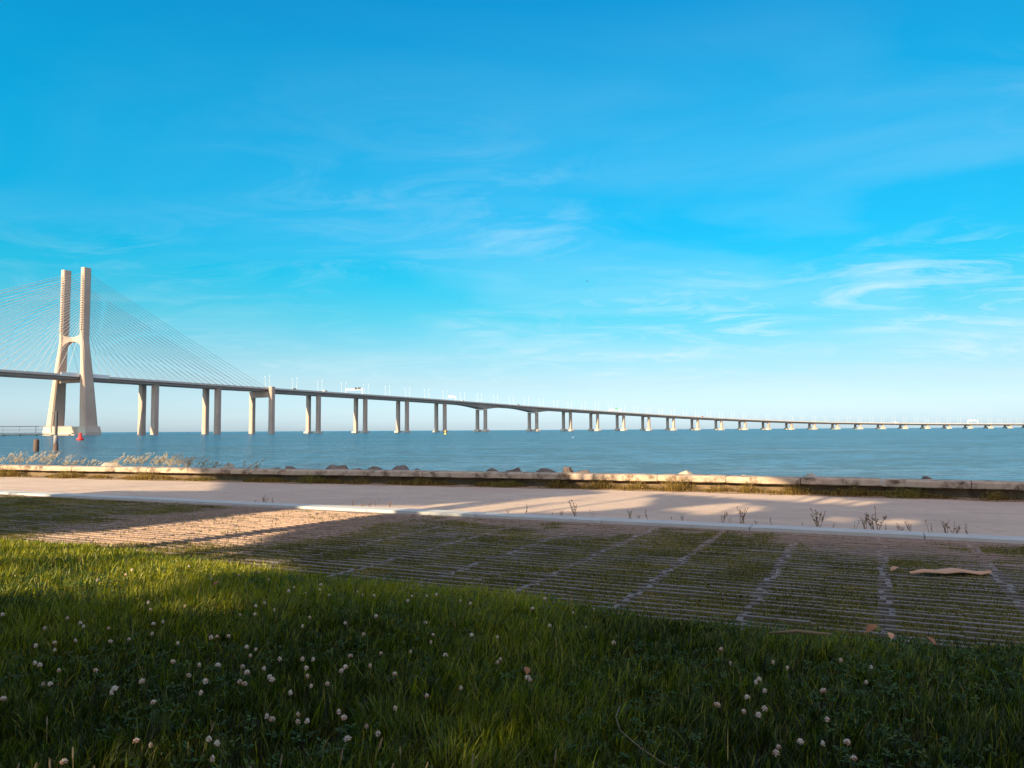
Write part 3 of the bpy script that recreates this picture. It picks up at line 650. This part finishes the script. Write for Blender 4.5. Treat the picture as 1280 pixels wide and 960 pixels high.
# rocks on the bank
def rock(x, dy, z, sx_, sy_, sz, mat, label):
    bm = bmesh.new(); bmesh.ops.create_icosphere(bm, subdivisions=2, radius=1); rg = random.Random(int(x*100))
    ph = [rg.uniform(0,6) for _ in range(6)]
    for v_ in bm.verts:
        c = v_.co; k_ = 1+.16*math.sin(c.x*3+ph[0])*math.cos(c.y*3+ph[1])+.12*math.sin(c.z*5+ph[2]+c.x*4)+.07*math.sin(c.x*9+ph[3])*math.sin(c.y*8+ph[4])
        c *= k_*(1+rg.uniform(-.09,.09)); c.z *= .95
    me = bpy.data.meshes.new('rock'); bm.to_mesh(me); bm.free(); me.materials.append(mat)
    o = bpy.data.objects.new('rock', me); COL.objects.link(o); o.location = (x, float(wall_y(x))+dy, z+.012); o.scale = (sx_, sy_, sz); o.rotation_euler = (0,0,rg.uniform(-.4,.4)); tag(o, label, 'rock', 'rocks just beyond the wall')
for r_ in [(-6.6,1.5,.10,.20,.25,.20,M_rock,'small flat dark rock, first of the row behind the shaded wall'),
 (-6.1,1.5,.12,.18,.2,.22,M_rock,'small dark rock beside the first one behind the shaded wall'),
 (-4.75,1.6,.12,.42,.35,.28,M_rock,'widest dark rock behind the shaded wall'),
 (-4.2,1.5,.10,.2,.25,.2,M_rock,'low rock touching the right side of the widest one'),
 (-3.75,1.6,.12,.28,.3,.22,M_rock,'long low dark rock between the widest and the domed one'),
 (-2.95,1.6,.14,.30,.3,.24,M_rock,'domed dark rock left of the middle of the wall'),
 (-2.5,1.5,.08,.26,.3,.20,M_rock,'flat rock at the foot of the domed one'),
 (-.50,1.5,.11,.24,.3,.22,M_rock,'flat dark rock at the middle of the wall'),
 (-.02,1.5,.11,.26,.3,.24,M_rock,'grey rock just right of the middle of the wall'),
 (.40,1.5,.08,.2,.3,.20,M_rock,'low brown rock right of the grey one'),
 (.80,1.5,.14,.28,.3,.26,M_rock,'tall domed rock left of the pointed one'),
 (1.32,1.5,.15,.17,.25,.29,M_rock,'pointed dark rock near where the wall becomes sunlit'),
 (1.62,1.5,.09,.3,.3,.22,M_rock,'flat rock trailing right from the pointed one'),
 (3.75,.9,.12,.34,.25,.24,M_rockp,'pale sunlit rock showing above the lit cap stones'),
 (4.95,.9,.08,.22,.2,.24,M_rockp,'small pale sunlit rock at the right end of the lit cap stones'),
 (6.25,1.0,.06,.2,.2,.30,M_rockp,'pale rock behind the shaded cap stones at the right'),
 (-7.85,1.0,.12,.22,.2,.28,M_rockp,'pale sunlit rock behind the wall below the second pier'),
 (-11.9,1.0,.16,.35,.2,.28,M_rockp,'pale sunlit rock among the feathery grass'),
 (8.1,.95,.12,.12,.15,.24,M_rock,'flat dark rock showing over the wall at the right end')]: rock(*r_)
# loose boulders lower on the bank, mostly hidden by the wall
# ------------------------------------------------------------------ bridge
BX = [-355,-325,-293,-264,-225,-185,-144,-100,-46,34,94,147,202,259,318,378,441,505,570,637,705,775,845,916,988,1061,1133,1206,1279,1351]
BY = [620,685,748,803,872,939,1006,1071,1147,1250,1320,1378,1435,1489,1541,1591,1639,1685,1728,1769,1808,1845,1880,1913,1945,1976,2006,2035,2066,2097]
SP = [72,70.6,62,78.6,78.6,78.6,78.6,93,130,93]+[78.6]*19
SS = np.concatenate([[0], np.cumsum(SP)])
pc = np.polynomial.Polynomial([1.14115344,-.339590454,.0839687841,-.168336728,.0591177856])
ss = np.arange(0, 2330, 2.0); th = pc(ss/1000); BXi = -355.2 + np.concatenate([[0], np.cumsum(np.cos(th[:-1])*2)]); BYi = 620.1 + np.concatenate([[0], np.cumsum(np.sin(th[:-1])*2)])
s_all = np.concatenate([[-420,-2], ss, [ss[-1]+900]]); thL, thR = th[0], th[-1]
BXa = np.concatenate([[BXi[0]-420*math.cos(thL), BXi[0]-2*math.cos(thL)], BXi, [BXi[-1]+900*math.cos(thR)]]); BYa = np.concatenate([[BYi[0]-420*math.sin(thL), BYi[0]-2*math.sin(thL)], BYi, [BYi[-1]+900*math.sin(thR)]])
def axis(s): return float(np.interp(s, s_all, BXa)), float(np.interp(s, s_all, BYa))
def heading(s): return float(np.interp(s, np.concatenate([[-420], ss, [3300]]), np.concatenate([[thL], th, [thR]])))
hs = np.array([-420,-200,0,205,362,519,742,914,1071,1307,1621,2014,2328,3300]); hz = np.array([46.3,47.0,47.3,46.6,45.8,43.8,38.9,35.0,31.0,24.0,16.9,12.6,11.3,11.3])
_hx = np.arange(-420,3300,20.); _hy = np.interp(_hx, hs, hz); _hy2 = np.convolve(np.pad(_hy, 5, mode='edge'), np.ones(11)/11, 'valid')
def deck_z(s): return float(np.interp(s, _hx, _hy2))
def frame(s):
    x, y = axis(s); h = heading(s); return Vector((x,y,0)), Vector((math.cos(h), math.sin(h), 0)), Vector((math.sin(h), -math.cos(h), 0))   # origin, along, toward the viewer's side
def bp(s, t, z):
    o, d, w = frame(s); return o + w*t + Vector((0,0,z))
bo, bd, bw = frame(0)
bridge = empty('long_bridge', (0,0,0), 'very long pale concrete cable-stayed bridge and viaduct curving across the water', 'bridge')
HW = 14.0
def girder_depth(s):
    if s < 205: return 2.6
    d = 3.8
    i8, i9 = SS[8], SS[9]
    for c in (i8, i9):
        a = abs(s-c)/55.
        if a < 1: d = max(d, 3.8+4.6*(1-a)**1.7)
    return d
st = sorted(set(list(np.arange(-420, 560, 10.)) + list(np.arange(520, 820, 5.)) + list(np.arange(820, 3230, 20.))))
def sweep(prof_fn, name, mat, lo=-420, hi=3230):
    b = MB(); b.frustum([[bp(s, t, z) for t, z in prof_fn(s)] for s in st if lo <= s <= hi]); return b.build(name, mat, bridge)
def slab_prof(s):
    z = deck_z(s)-1.0; return [(-HW,z),(HW,z),(HW,z-.9),(HW-2.6,z-1.25),(-HW+2.6,z-1.25),(-HW,z-.9)]
sweep(slab_prof, 'deck_slab', M_bridge)
def gird(s):
    z = deck_z(s)-2.25; d = girder_depth(s)-1.2
    if s < 200: return [(-11.2,z),(11.2,z),(11.2,z-d),(-11.2,z-d)]
    return [(-9.8,z),(9.8,z),(8.3,z-d),(-8.3,z-d)]
sweep(gird, 'deck_girder', M_bridge)
for sgn in (-1,1):
    f_ = lambda s, g=sgn: [(g*(HW-.25),deck_z(s)-1.6),(g*(HW+.1),deck_z(s)-1.6),(g*(HW+.1),deck_z(s)-.05),(g*(HW-.25),deck_z(s)-.05)]
    sweep(f_, 'parapet', M_fascia)
# pylon
pyl = bpy.data.objects.new('pylon', None); COL.objects.link(pyl); pyl.parent = bridge; pyl.location = (0,0,0)
def pyl_pt(t, a, z): return bo + bw*t + bd*a + Vector((0,0,z))
PZ = [(2,20.5,12.2,7.0),(20,18.6,11.0,6.2),(46,16.2,8.8,4.6),(62,14.4,7.0,4.1),(73,13.0,6.0,3.9),(79,12.5,5.9,3.8),(90,12.3,6.0,3.8),(120,12.1,6.4,3.9),(134.2,12.0,6.7,4.0)]
def chamfer(cx, a, b_, z, ch=.12):
    h, k = a/2, b_/2; c1, c2 = a*ch, b_*ch
    return [pyl_pt(cx+y, x, z) for x, y in ((-h+c1,-k),(h-c1,-k),(h,-k+c2),(h,k-c2),(h-c1,k),(-h+c1,k),(-h,k-c2),(-h,-k+c2))]
for sg in (1,-1):
    b = MB(); b.frustum([chamfer(sg*c, a, w_, z) for z, c, a, w_ in PZ])
    lg = b.build('pylon_leg', M_pylon, pyl)
    b = MB()
    for i in range(24):                                   # cable anchor ledges
        z = 84+i*1.95
        for da in (-1,1):
            c = pyl_pt(sg*12.1, da*3.25, z); b.box(c, (.9, 2.3, .8), (bd, bw, Vector((0,0,1))))
        if sg < 0:
            c = pyl_pt(sg*12.1+1.95, 0, z-.3); b.box(c, (5.2,.5,.55), ((bd+Vector((0,0,.18))).normalized(), bw, Vector((0,0,1))))
    b.build('anchor_ledges', M_pylon, pyl)
    b = MB(); b.frustum([[pyl_pt(sg*20.8+y*w_, x*a, z) for x, y in ((-1,-1),(1,-1),(1,1),(-1,1))] for z, a, w_ in ((WZ,6.8,5.2),(1.5,6.8,5.2),(6.0,6.3,4.0))]); b.build('footing', M_foot, pyl)
b = MB(); prof = []
for i in range(13):
    t_ = -1+i/6; x = t_*11.2; k = abs(t_)**3; prof.append((x, 78.2+2.6*k, 74.6-4.2*k))
for i in range(12):
    (x0,t0,b0),(x1,t1,b1) = prof[i], prof[i+1]
    vs = [pyl_pt(x, a, z) for a in (-2.2,2.2) for x, z in ((x0,t0),(x1,t1),(x1,b1),(x0,b0))]
    b.add(vs, [(0,1,2,3),(7,6,5,4),(0,4,5,1),(3,2,6,7)]+([(0,3,7,4)] if i == 0 else [])+([(1,5,6,2)] if i == 11 else []))
b.build('crossbeam', M_pylon, pyl)
b = MB(); b.box(pyl_pt(0,0,43.2-.4), (3.5, 32, 3.0), (bd, bw, Vector((0,0,1)))); b.build('lower_crossbeam', M_pylon, pyl)
b = MB(); b.box(pyl_pt(0,0,2.4), (11, 33.5, 7.0), (bd, bw, Vector((0,0,1)))); b.build('base_block', M_bridge, pyl)
for sg in (1,-1):
    for q_ in (-13,14): b = MB(); b.box(pyl_pt(sg*14.35, q_, 47.0-.2), (15, .5, 3.0), (bd, bw, Vector((0,0,1)))); b.build('wind_shield', M_white, pyl)
# stay cables
for sg in (1,-1):
    for da in (-1,1):
        for i in range(24):
            z = 84.5+i*1.95; s_ = da*(16+i*(8.0 if da > 0 else 8.3))
            A = pyl_pt(sg*12.1, da*3.2, z); B = bp(s_, sg*(HW+.2), deck_z(s_)-.6)
            mid = A.lerp(B, .5) - Vector((0,0,(A-B).length*.004)); b = MB(); b.tube([A, mid, B], .14, 5); b.build('stay_cable', M_cable, bridge)
# piers
def pier(i, s):
    o, d, w = frame(s); e = bpy.data.objects.new('pier', None); COL.objects.link(e); e.parent = bridge; e.location = (o.x, o.y, WZ)
    Z3 = Vector((0,0,1)); top = deck_z(s) - 1.0 - girder_depth(s) - .1 - WZ; hw = 7.6 if i != 3 else 12.3
    if i in (1,2): hw = 8.2
    a = 5.0 if i <= 3 else 4.4
    for sg in (1,-1):
        tt = top
        if i == 3: tt = top + (4.6 if sg > 0 else .0)
        if i == 3 and sg > 0: off = HW+1.9
        else: off = hw
        if i == 3: off = 14.0+.45+a/2 if sg > 0 else 11.0
        b = MB(); secs = []
        for z_, k in ((0,1.06),(tt*.3,1.0),(tt,1.0)):
            h = a*k/2; c1 = h*.22
            secs.append([w*(sg*off) + d*x + w*y + Z3*z_ for x, y in ((-h+c1,-h),(h-c1,-h),(h,-h+c1),(h,h-c1),(h-c1,h),(-h+c1,h),(-h,h-c1),(-h,-h+c1))])
        b.frustum(secs); b.build('column', M_bridge, e)
        if i >= 4:
            b = MB(); f1, f2 = (4.6,3.0) if i >= 8 else (3.6,2.4)
            b.frustum([[w*(sg*off)+d*x*k+w*y*k+Z3*z_ for x, y in ((-1,-1),(1,-1),(1,1),(-1,1))] for z_, k in ((-.5,f1),(1.9,f1),(3.6,f2)) if i >= 8 or z_ < 1.9 or k == f1][:3 if i >= 8 else 2]); b.build('footing', M_foot, e)
    if i == 3:
        b = MB(); b.box(w*2.7+Z3*(top-3.2), (4.2, 22.6, 6.2), (d, w, Z3)); b.build('portal_beam', M_bridge, e)
    elif i >= 4:
        pass
    if i >= 8:
        b = MB(); b.box(Z3*(top-.6), (3.4, 2*hw+2, 1.1), (d, w, Z3)); b.build('pier_cap', M_bridge, e)
for i in range(1, len(SS)): pier(i, float(SS[i]))
for k in range(1, 11): pier(40, float(SS[-1])+78.6*k)

# lamp posts on the deck
def lamp_mesh(side):
    b = MB(); b.tube([(0,0,0),(side*.15,0,7),(side*.55,0,14)], [.2,.16,.12], 6); return b
lp = {}
for side in (1,-1):
    e = empty('street_lamp', (0,0,0), 'slender white street lamp on the bridge deck', 'street lamp', 'white lamp posts along the bridge deck')
    lamp_mesh(side).build('pole', M_lampgrey, e); b = MB(); b.box((side*.9,0,14.05), (1.5,.4,.22)); b.build('lamp_head', M_white, e); lp[side] = e
first = {1:True,-1:True}
s_l = 212.0; cnt = 0
while s_l < 2960:
    for side in (1,-1):
        sx_ = s_l + (0 if side > 0 else 5)
        o = lp[side] if first[side] else copy_tree(lp[side]); first[side] = False
        p = bp(sx_, side*5.5, deck_z(sx_)-1.0); o.location = p; h = heading(sx_); o.rotation_euler = (0,0,h-math.pi/2)
        sg_ = 'near' if side > 0 else 'far'
        o['label'] = 'slender white lamp post leaning outward on the %s side of the bridge deck' % sg_; o['group'] = 'lamp posts on the %s side of the bridge deck' % sg_
    s_l += 39.3
# local x of the lamp must point to the viewer's side: heading-90deg gives (sin h, -cos h)

# sign gantries
def gantry(s, wide, h_, label, boards, mono=False):
    o, d, w = frame(s); z = deck_z(s)-1.0; e = empty('sign_gantry', (o.x, o.y, z), label, 'gantry'); Z3 = Vector((0,0,1))
    t0, t1 = (-wide/2, wide/2)
    for t in ((t0,t1) if not mono else (t1,)):
        b = MB(); b.tube([w*t, w*t+Z3*h_], .38, 8); b.build('post', M_white, e)
    b = MB()
    for zz in (h_-.1, h_-1.7): b.tube([w*t0+Z3*zz, w*t1+Z3*zz], .2, 6)
    k = int(wide/2.2)
    for i in range(k):
        a, c = t0+(t1-t0)*i/k, t0+(t1-t0)*(i+1)/k; b.tube([w*a+Z3*(h_-.1), w*c+Z3*(h_-1.7)], .12, 5)
    b.build('truss', M_white, e)
    for t, ww, mt in boards:
        b = MB(); b.box(w*t+Z3*(h_+.2)-d*.5, (.25, ww, 2.4), (d, w, Z3)); b.build('sign_panel', mt, e)
gantry(350, 27, 7.6, 'white overhead sign gantry spanning the bridge deck above the fifth pier', [(3.5,4.2,M_dark),(9,4.2,M_dark)])
gantry(545, 13, 7.5, 'white half-width sign gantry on the bridge before the first long span', [(-2,9,M_white)], True)
gantry(975, 24, 6.5, 'small gantry with a green sign far along the bridge', [(5,7,M_green)])
gantry(2190, 27, 9.5, 'distant white gantry at the right end of the bridge', [(6,6,M_white),(-6,6,M_white)])

# vehicles on the deck
def vehicle(s, t, mat, label, cat, L_=4.4, H_=1.5, W_=1.8, van=False):
    o, d, w = frame(s); e = empty('van' if van else 'car', (*bp(s, t, deck_z(s)-1.0),), label, cat, None, heading(s))
    b = MB(); y = W_/2
    pr = [(-.5,.18),(-.5,.62),(-.30,.68),(-.2,1.0),(.33,1.0),(.42,.62),(.5,.55),(.5,.18)] if not van else [(-.5,.12),(-.5,1.0),(.28,1.0),(.40,.62),(.5,.5),(.5,.12)]
    b.frustum([[(x*L_, yy, z*H_) for x, z in pr] for yy in (-y,y)]); b.build('body', mat, e)
    b = MB(); 
    for yy in (-y-.01, y+.01): b.add([(-.12*L_,yy,.68*H_),(.34*L_,yy,.68*H_),(.28*L_,yy,.94*H_),(-.12*L_,yy,.94*H_)], [(0,1,2,3)])
    b.build('side_windows', M_glass, e)
    for xx in (-.32,.30):
        for yy in (-y,y):
            b = MB(); b.tube([(xx*L_,yy-.1,.33),(xx*L_,yy+.1,.33)], .33, 12); b.build('wheel', M_tyre, e)
vehicle(291, 10.5, M_carw, 'white van driving on the near lane left of the overhead gantry', 'van', 5.6, 2.5, 2.0, True)
vehicle(243, 10.5, M_carg, 'grey van on the bridge just right of the portal pier', 'van', 5.4, 2.3, 2.0, True)
vehicle(690, 10.5, M_carg, 'dark van on the long haunched span of the bridge', 'van', 5.4, 2.4, 2.0, True)
vehicle(560, 7, M_carw, 'white van right of the half-width sign gantry', 'van', 5.5, 2.5, 2.0, True)
vehicle(1240, 10.5, M_carr, 'red van far along the descending viaduct', 'van', 5.5, 2.5, 2.0, True)
vehicle(1900, 10.5, M_carw, 'tall white lorry near the right end of the bridge', 'lorry', 11, 4.0, 2.5, True)

# ------------------------------------------------------------------ service jetty by the pylon
jt = empty('jetty', (-370, 560, 0), 'long low jetty with a thin railing left of the bridge pylon', 'jetty')
b = MB(); b.box((0,0,.45), (100,3,.9)); b.build('deck', M_foot, jt)
b = MB(); b.box((0,-1.2,-.35), (99,.6,.5)); b.build('fender_beam', M_dark, jt)
for i in range(9):
    b = MB(); b.tube([(-48+i*12,0,-2.5),(-48+i*12,0,.1)], .5, 8); b.build('pile', M_pile, jt)
    b = MB(); b.tube([(-48+i*12,-1.3,.9),(-48+i*12,-1.3,5.8)], .16, 6); b.build('railing_post', M_white if i%3 else M_dark, jt)
b = MB(); b.tube([(-50,-1.3,5.8),(50,-1.3,5.8)], .28, 6); b.build('top_rail', M_steel, jt)
b = MB(); b.tube([(-50,-1.3,3.3),(50,-1.3,3.3)], .12, 6); b.build('middle_rail', M_steel, jt)

# mooring piles
b = MB(); e = empty('mooring_pile', (-61.2,99,WZ), 'short dark brown mooring pile standing in the water', 'pile')
b.lathe([(.36,-1.5),(.34,.4),(.32,1.45),(.28,1.55)], n=14); b.build('shaft', M_pile, e, True)
e = empty('marker_post', (-58.7,99,WZ), 'tall thin marker post on a thick pile in the water', 'marker post')
b = MB(); b.lathe([(.31,-1.5),(.30,.95)], n=14); b.build('weedy_base', M_pile, e, True)
b = MB(); b.lathe([(.27,.93),(.26,1.95),(.2,2.05)], n=14); b.build('shaft', M_pilegrey, e, True)
b = MB(); b.tube([(0,0,2.0),(0,0,5.15)], [.19,.16], 10); b.build('pole', M_dark, e)
b = MB(); b.tube([(0,0,4.9),(-.42,0,4.9)], .045, 6); b.box((-.48,0,4.93), (.22,.14,.12)); b.build('lamp_arm', M_dark, e)
# buoys
e = empty('red_buoy', (-131.9,235,WZ), 'small red buoy floating in front of the pylon base', 'buoy')
b = MB(); b.lathe([(.5,-.3),(1.0,.0),(1.0,.55),(.8,.7)], n=16); b.build('float', M_red, e, True)
b = MB(); b.lathe([(.72,.7),(.42,1.35),(.34,1.5)], n=12); b.build('tower', M_red, e)
b = MB(); b.lathe([(.1,1.48),(.42,1.6),(.42,2.15),(.1,2.3)], n=12); b.build('top_mark', M_red, e)
e = empty('yellow_buoy', (-40,460,WZ), 'tiny yellow buoy in front of the seventh pier', 'buoy')
b = MB(); b.lathe([(.3,-.2),(.8,.0),(.8,.5),(.3,.65)], n=12); b.build('float', M_yellow, e, True)
b = MB(); b.lathe([(.25,.6),(.2,1.5),(.45,1.7),(.45,2.2),(.1,2.5)], n=10); b.build('top_mark', M_yellow, e)

# birds
def bird(x, y, z, sp, mat, label, sit=False):
    b = MB()
    b.frustum([[Vector((t_*sp*.3, r_*sp*.06*math.cos(a), r_*sp*.06*math.sin(a))) for a in [k*math.pi/3 for k in range(6)]] for t_, r_ in ((-.7,.2),(-.3,.8),(.1,1),(.45,.7),(.6,.55),(.75,.1))])
    if not sit:
        for g in (-1,1): b.add([(.1*sp,0,.01),(-.08*sp,0,.01),(-.05*sp,g*.25*sp,.10*sp),(.06*sp,g*.28*sp,.10*sp),(-.10*sp,g*.5*sp,.04*sp)], [(0,1,2,3),(3,2,4)])
    o = b.build('bird', mat); o.location = (x,y,z); tag(o, label, 'bird')
bird(14.9, 150, CAM_H+29.2, 1.0, M_bird, 'tiny dark bird flying high in the blue sky')
bird(24.8, 300, 47.5+CAM_H*0+ -2, 1.1, M_gull, 'tiny white bird flying low over the bridge')
bird(18.5, 235, WZ+.06, 1.2, M_gull, 'small white gull sitting on the water below the long span', True)

# ------------------------------------------------------------------ the park trees behind the camera that shade the lawn
SUNLIT = [
  [ 0 ,[ (-7.42,9.97), (-6.57,9.94), (-5.44,10.13), (-4.61,11.43), (-3.47,13.39), (-2.38,13.47), (-0.55,13.09), (-0.01,11.95), (-1.00,12.00), (-2.04,12.29), (-2.77,11.15), (-3.04,9.80), (-3.01,7.88), (-4.02,7.21), (-4.85,6.55) ]],
  [ 0.2 ,[ (-6.70,9.00), (-5.74,8.68), (-4.60,8.25), (-3.31,7.63), (-2.50,7.10), (-2.47,6.47), (-2.83,6.22), (-2.46,5.50), (-2.91,5.43), (-3.60,5.73), (-3.96,5.35) ]],
  [ 0.3 ,[ (-2.51,5.19), (-2.34,5.35), (-2.01,4.87), (-2.15,4.65), (-2.42,4.61) ]],
  [ 0 ,[ (-0.81,12.84), (-1.41,13.56), (-0.01,14.56), (1.24,15.19), (2.52,16.29), (2.66,14.74), (2.13,12.95), (1.00,12.25), (-0.01,12.18) ]],
  [ 0.05 ,[ (1.97,31.95), (1.73,19.84), (1.82,16.12), (3.66,14.81), (5.60,12.92), (6.53,13.46), (5.60,15.05), (5.61,17.24), (8.92,27.34) ]],
  [ 0.28 ,[ (1.61,26.07), (1.16,15.70), (4.38,13.68), (7.28,22.31) ]],
  [ 0 ,[ (2.45,12.54), (4.09,13.69), (4.17,12.45), (2.86,11.59) ]],
  [ 0 ,[ (4.37,11.01), (4.93,11.39), (4.68,10.81) ]],
  [ 0 ,[ (4.77,10.53), (5.74,11.15), (5.46,10.50) ]],
  [ 0.0 ,[ (-22.28,20.67), (-13.46,20.28), (-12.47,21.87), (-11.41,22.91), (-10.11,24.04), (-22.75,56.12), (-71.95,66.58) ]],
  [ 0.28 ,[ (-15.91,14.77), (-10.07,15.18), (-9.46,16.58), (-6.97,16.37), (-7.83,18.85), (-17.85,44.03), (-56.45,52.24) ]],
  [ 0.28 ,[ (-0.45,2.74), (-0.24,2.85), (-0.03,2.70), (-0.05,2.39), (-0.42,2.39) ]],
  [ 0.28 ,[ (-1.69,2.59), (-1.46,2.65), (-1.08,2.52), (-1.03,2.40), (-1.57,2.41) ]],
]
def inpoly(x, y, poly):
    c = np.zeros(len(x), bool); n_ = len(poly)
    for i in range(n_):
        x0,y0 = poly[i]; x1,y1 = poly[i-1]
        k = ((y0 > y) != (y1 > y)); 
        with np.errstate(divide='ignore', invalid='ignore'): xi_ = (x1-x0)*(y-y0)/(y1-y0+1e-12)+x0
        c ^= k & (x < xi_)
    return c
ca, sa = math.cos(R(SUN_AZ)), math.sin(R(SUN_AZ))
def from_ab(a, b_): return (a*ca + b_*sa, -a*sa + b_*ca)
def shade_tree(a, b_, zc, ra, rz, n_, label, hgt_trunk=2.6, zmin=1.6):
    x0, y0 = from_ab(a, b_); e = empty('shade_tree', (x0, y0, 0), label, 'tree', 'park trees on the lawn')
    nb = 26; d = rng.normal(0,1,(nb,3)); d /= np.linalg.norm(d,axis=1)[:,None]; rad = rng.uniform(.1,.82,nb)[:,None]
    cen = d*rad*np.array([ra,ra,rz]) + np.array([0,0,zc]); lob = rng.integers(0, nb, n_)
    P = cen[lob] + rng.normal(0,1,(n_,3))*np.array([.95,.95,.75])*(.75)
    P = np.concatenate([P, rng.normal(0,.42,(n_//2,3))*np.array([ra,ra,rz]) + np.array([0,0,zc])])
    wx, wy = P[:,0]+x0, P[:,1]+y0; keep = P[:,2] > zmin
    for hgz, pl in SUNLIT:  # crowns shaped: leaves left out where sun must reach the lit patches
        drop = .85 if hgz == .28 and pl[0][1] < 4 else 1.0
        t_ = (P[:,2]-hgz)/sdir.z; gx_, gy_ = wx - sdir.x*t_, wy - sdir.y*t_
        for ox, oy in (((0,0),(.25,0),(-.25,0),(0,.30),(0,-.30)) if hgz == .2 else ((0,0),(.12,0),(-.12,0),(0,.18),(0,-.18))): keep &= ~(inpoly(gx_+ox, gy_+oy, pl) & (rng.random(len(P)) < drop))
    P = P[keep]; nn = len(P); a_ = rng.normal(0,1,(nn,3)); a_ /= np.linalg.norm(a_,axis=1)[:,None]; b2 = np.cross(a_, rng.normal(0,1,(nn,3))); b2 /= np.linalg.norm(b2,axis=1)[:,None]
    s_ = rng.uniform(.10,.19,nn)[:,None]; v = np.stack([P-a_*s_, P+b2*s_*.6, P+a_*s_, P-b2*s_*.6], 1).reshape(-1,3)
    npmesh('crown', v, [(np.arange(nn)*4)[:,None]+np.arange(4)[None]], M_treeleaf, np.repeat(rng.random(nn),4), e)
    b = MB(); b.tube([(0,0,-.1),(.05,.02,1.2),(0,.05,hgt_trunk),(.1,0,zc)], [.24,.18,.15,.06], 10)
    for k in range(6):
        q = cen[k*4 % nb]; b.tube([(0,.03,hgt_trunk*.9), tuple(q*.5+np.array([0,0,hgt_trunk*.5])), tuple(q)], [.08,.05,.02], 6)
    b.build('trunk', M_bark, e)
TR = [(-18.4,-12.5,7.2,3.0,4.6),(-14.8,-11,8.0,3.8,5.2),(-11.2,-13.5,8.0,3.6,5.4),(-7.6,-10.5,8.0,3.8,5.4),(-4.0,-13,8.2,3.8,5.6),(-.2,-10.5,8.0,3.8,5.4),(3.8,-13,8.0,3.8,5.4),(7.8,-11.5,7.6,3.6,5.0),
 (-12.5,-16,7.4,3.2,4.6),(-6,-16,7.4,3.2,4.6),(-2.1,-15.6,7.4,3.0,4.8),(1.9,-15.8,7.6,3.2,4.8),(5.8,-16,7.4,3.2,4.6),(-13,-4.8,8.2,3.2,3.4),(-8.6,-4.2,8.4,3.4,3.6),(-3.8,-4.6,8.6,3.6,3.6),(1.2,-4.6,8.4,3.6,3.6),(6.4,-5.2,8.2,3.4,3.4)]  # front row added unseen overhead to dim sky light on the lawn
for i, (a, b_, zc, ra, rz) in enumerate(TR):
    shade_tree(a, b_, zc, ra, rz, 9500 if i < 13 else 6000, 'leafy park tree %s, %s from the left' % (('in the middle row behind the lawn','in the rear row before the leaf screen','added in the front row over the lawn')[(i >= 8)+(i >= 13)], ['first','second','third','fourth','fifth','sixth','seventh','eighth'][i-(0 if i < 8 else 8 if i < 13 else 13)]), zmin=1.6 if i < 13 else 4.6)

# unseen leaf screen added behind the trees to block low glow
a_ = rng.uniform(-60, 60, 60000); b_ = -17.5 + rng.uniform(-1,1,60000); z_ = rng.uniform(0,3.3,60000); wx, wy = a_*ca+b_*sa, -a_*sa+b_*ca
P = np.stack([wx, wy, z_], 1); nn = len(P); q1 = rng.normal(0,1,(nn,3)); q1 /= np.linalg.norm(q1,axis=1)[:,None]; q2 = np.cross(q1, rng.normal(0,1,(nn,3))); q2 /= np.linalg.norm(q2,axis=1)[:,None]
s_ = rng.uniform(.10,.2,nn)[:,None]; v = np.stack([P-q1*s_, P+q2*s_*.6, P+q1*s_, P-q2*s_*.6], 1).reshape(-1,3)
tag(npmesh('added_hedge', v, [(np.arange(nn)*4)[:,None]+np.arange(4)[None]], M_treeleaf, np.repeat(rng.random(nn),4)), 'long dense green leaf screen added behind the lawn to block low light', 'added_hedge')
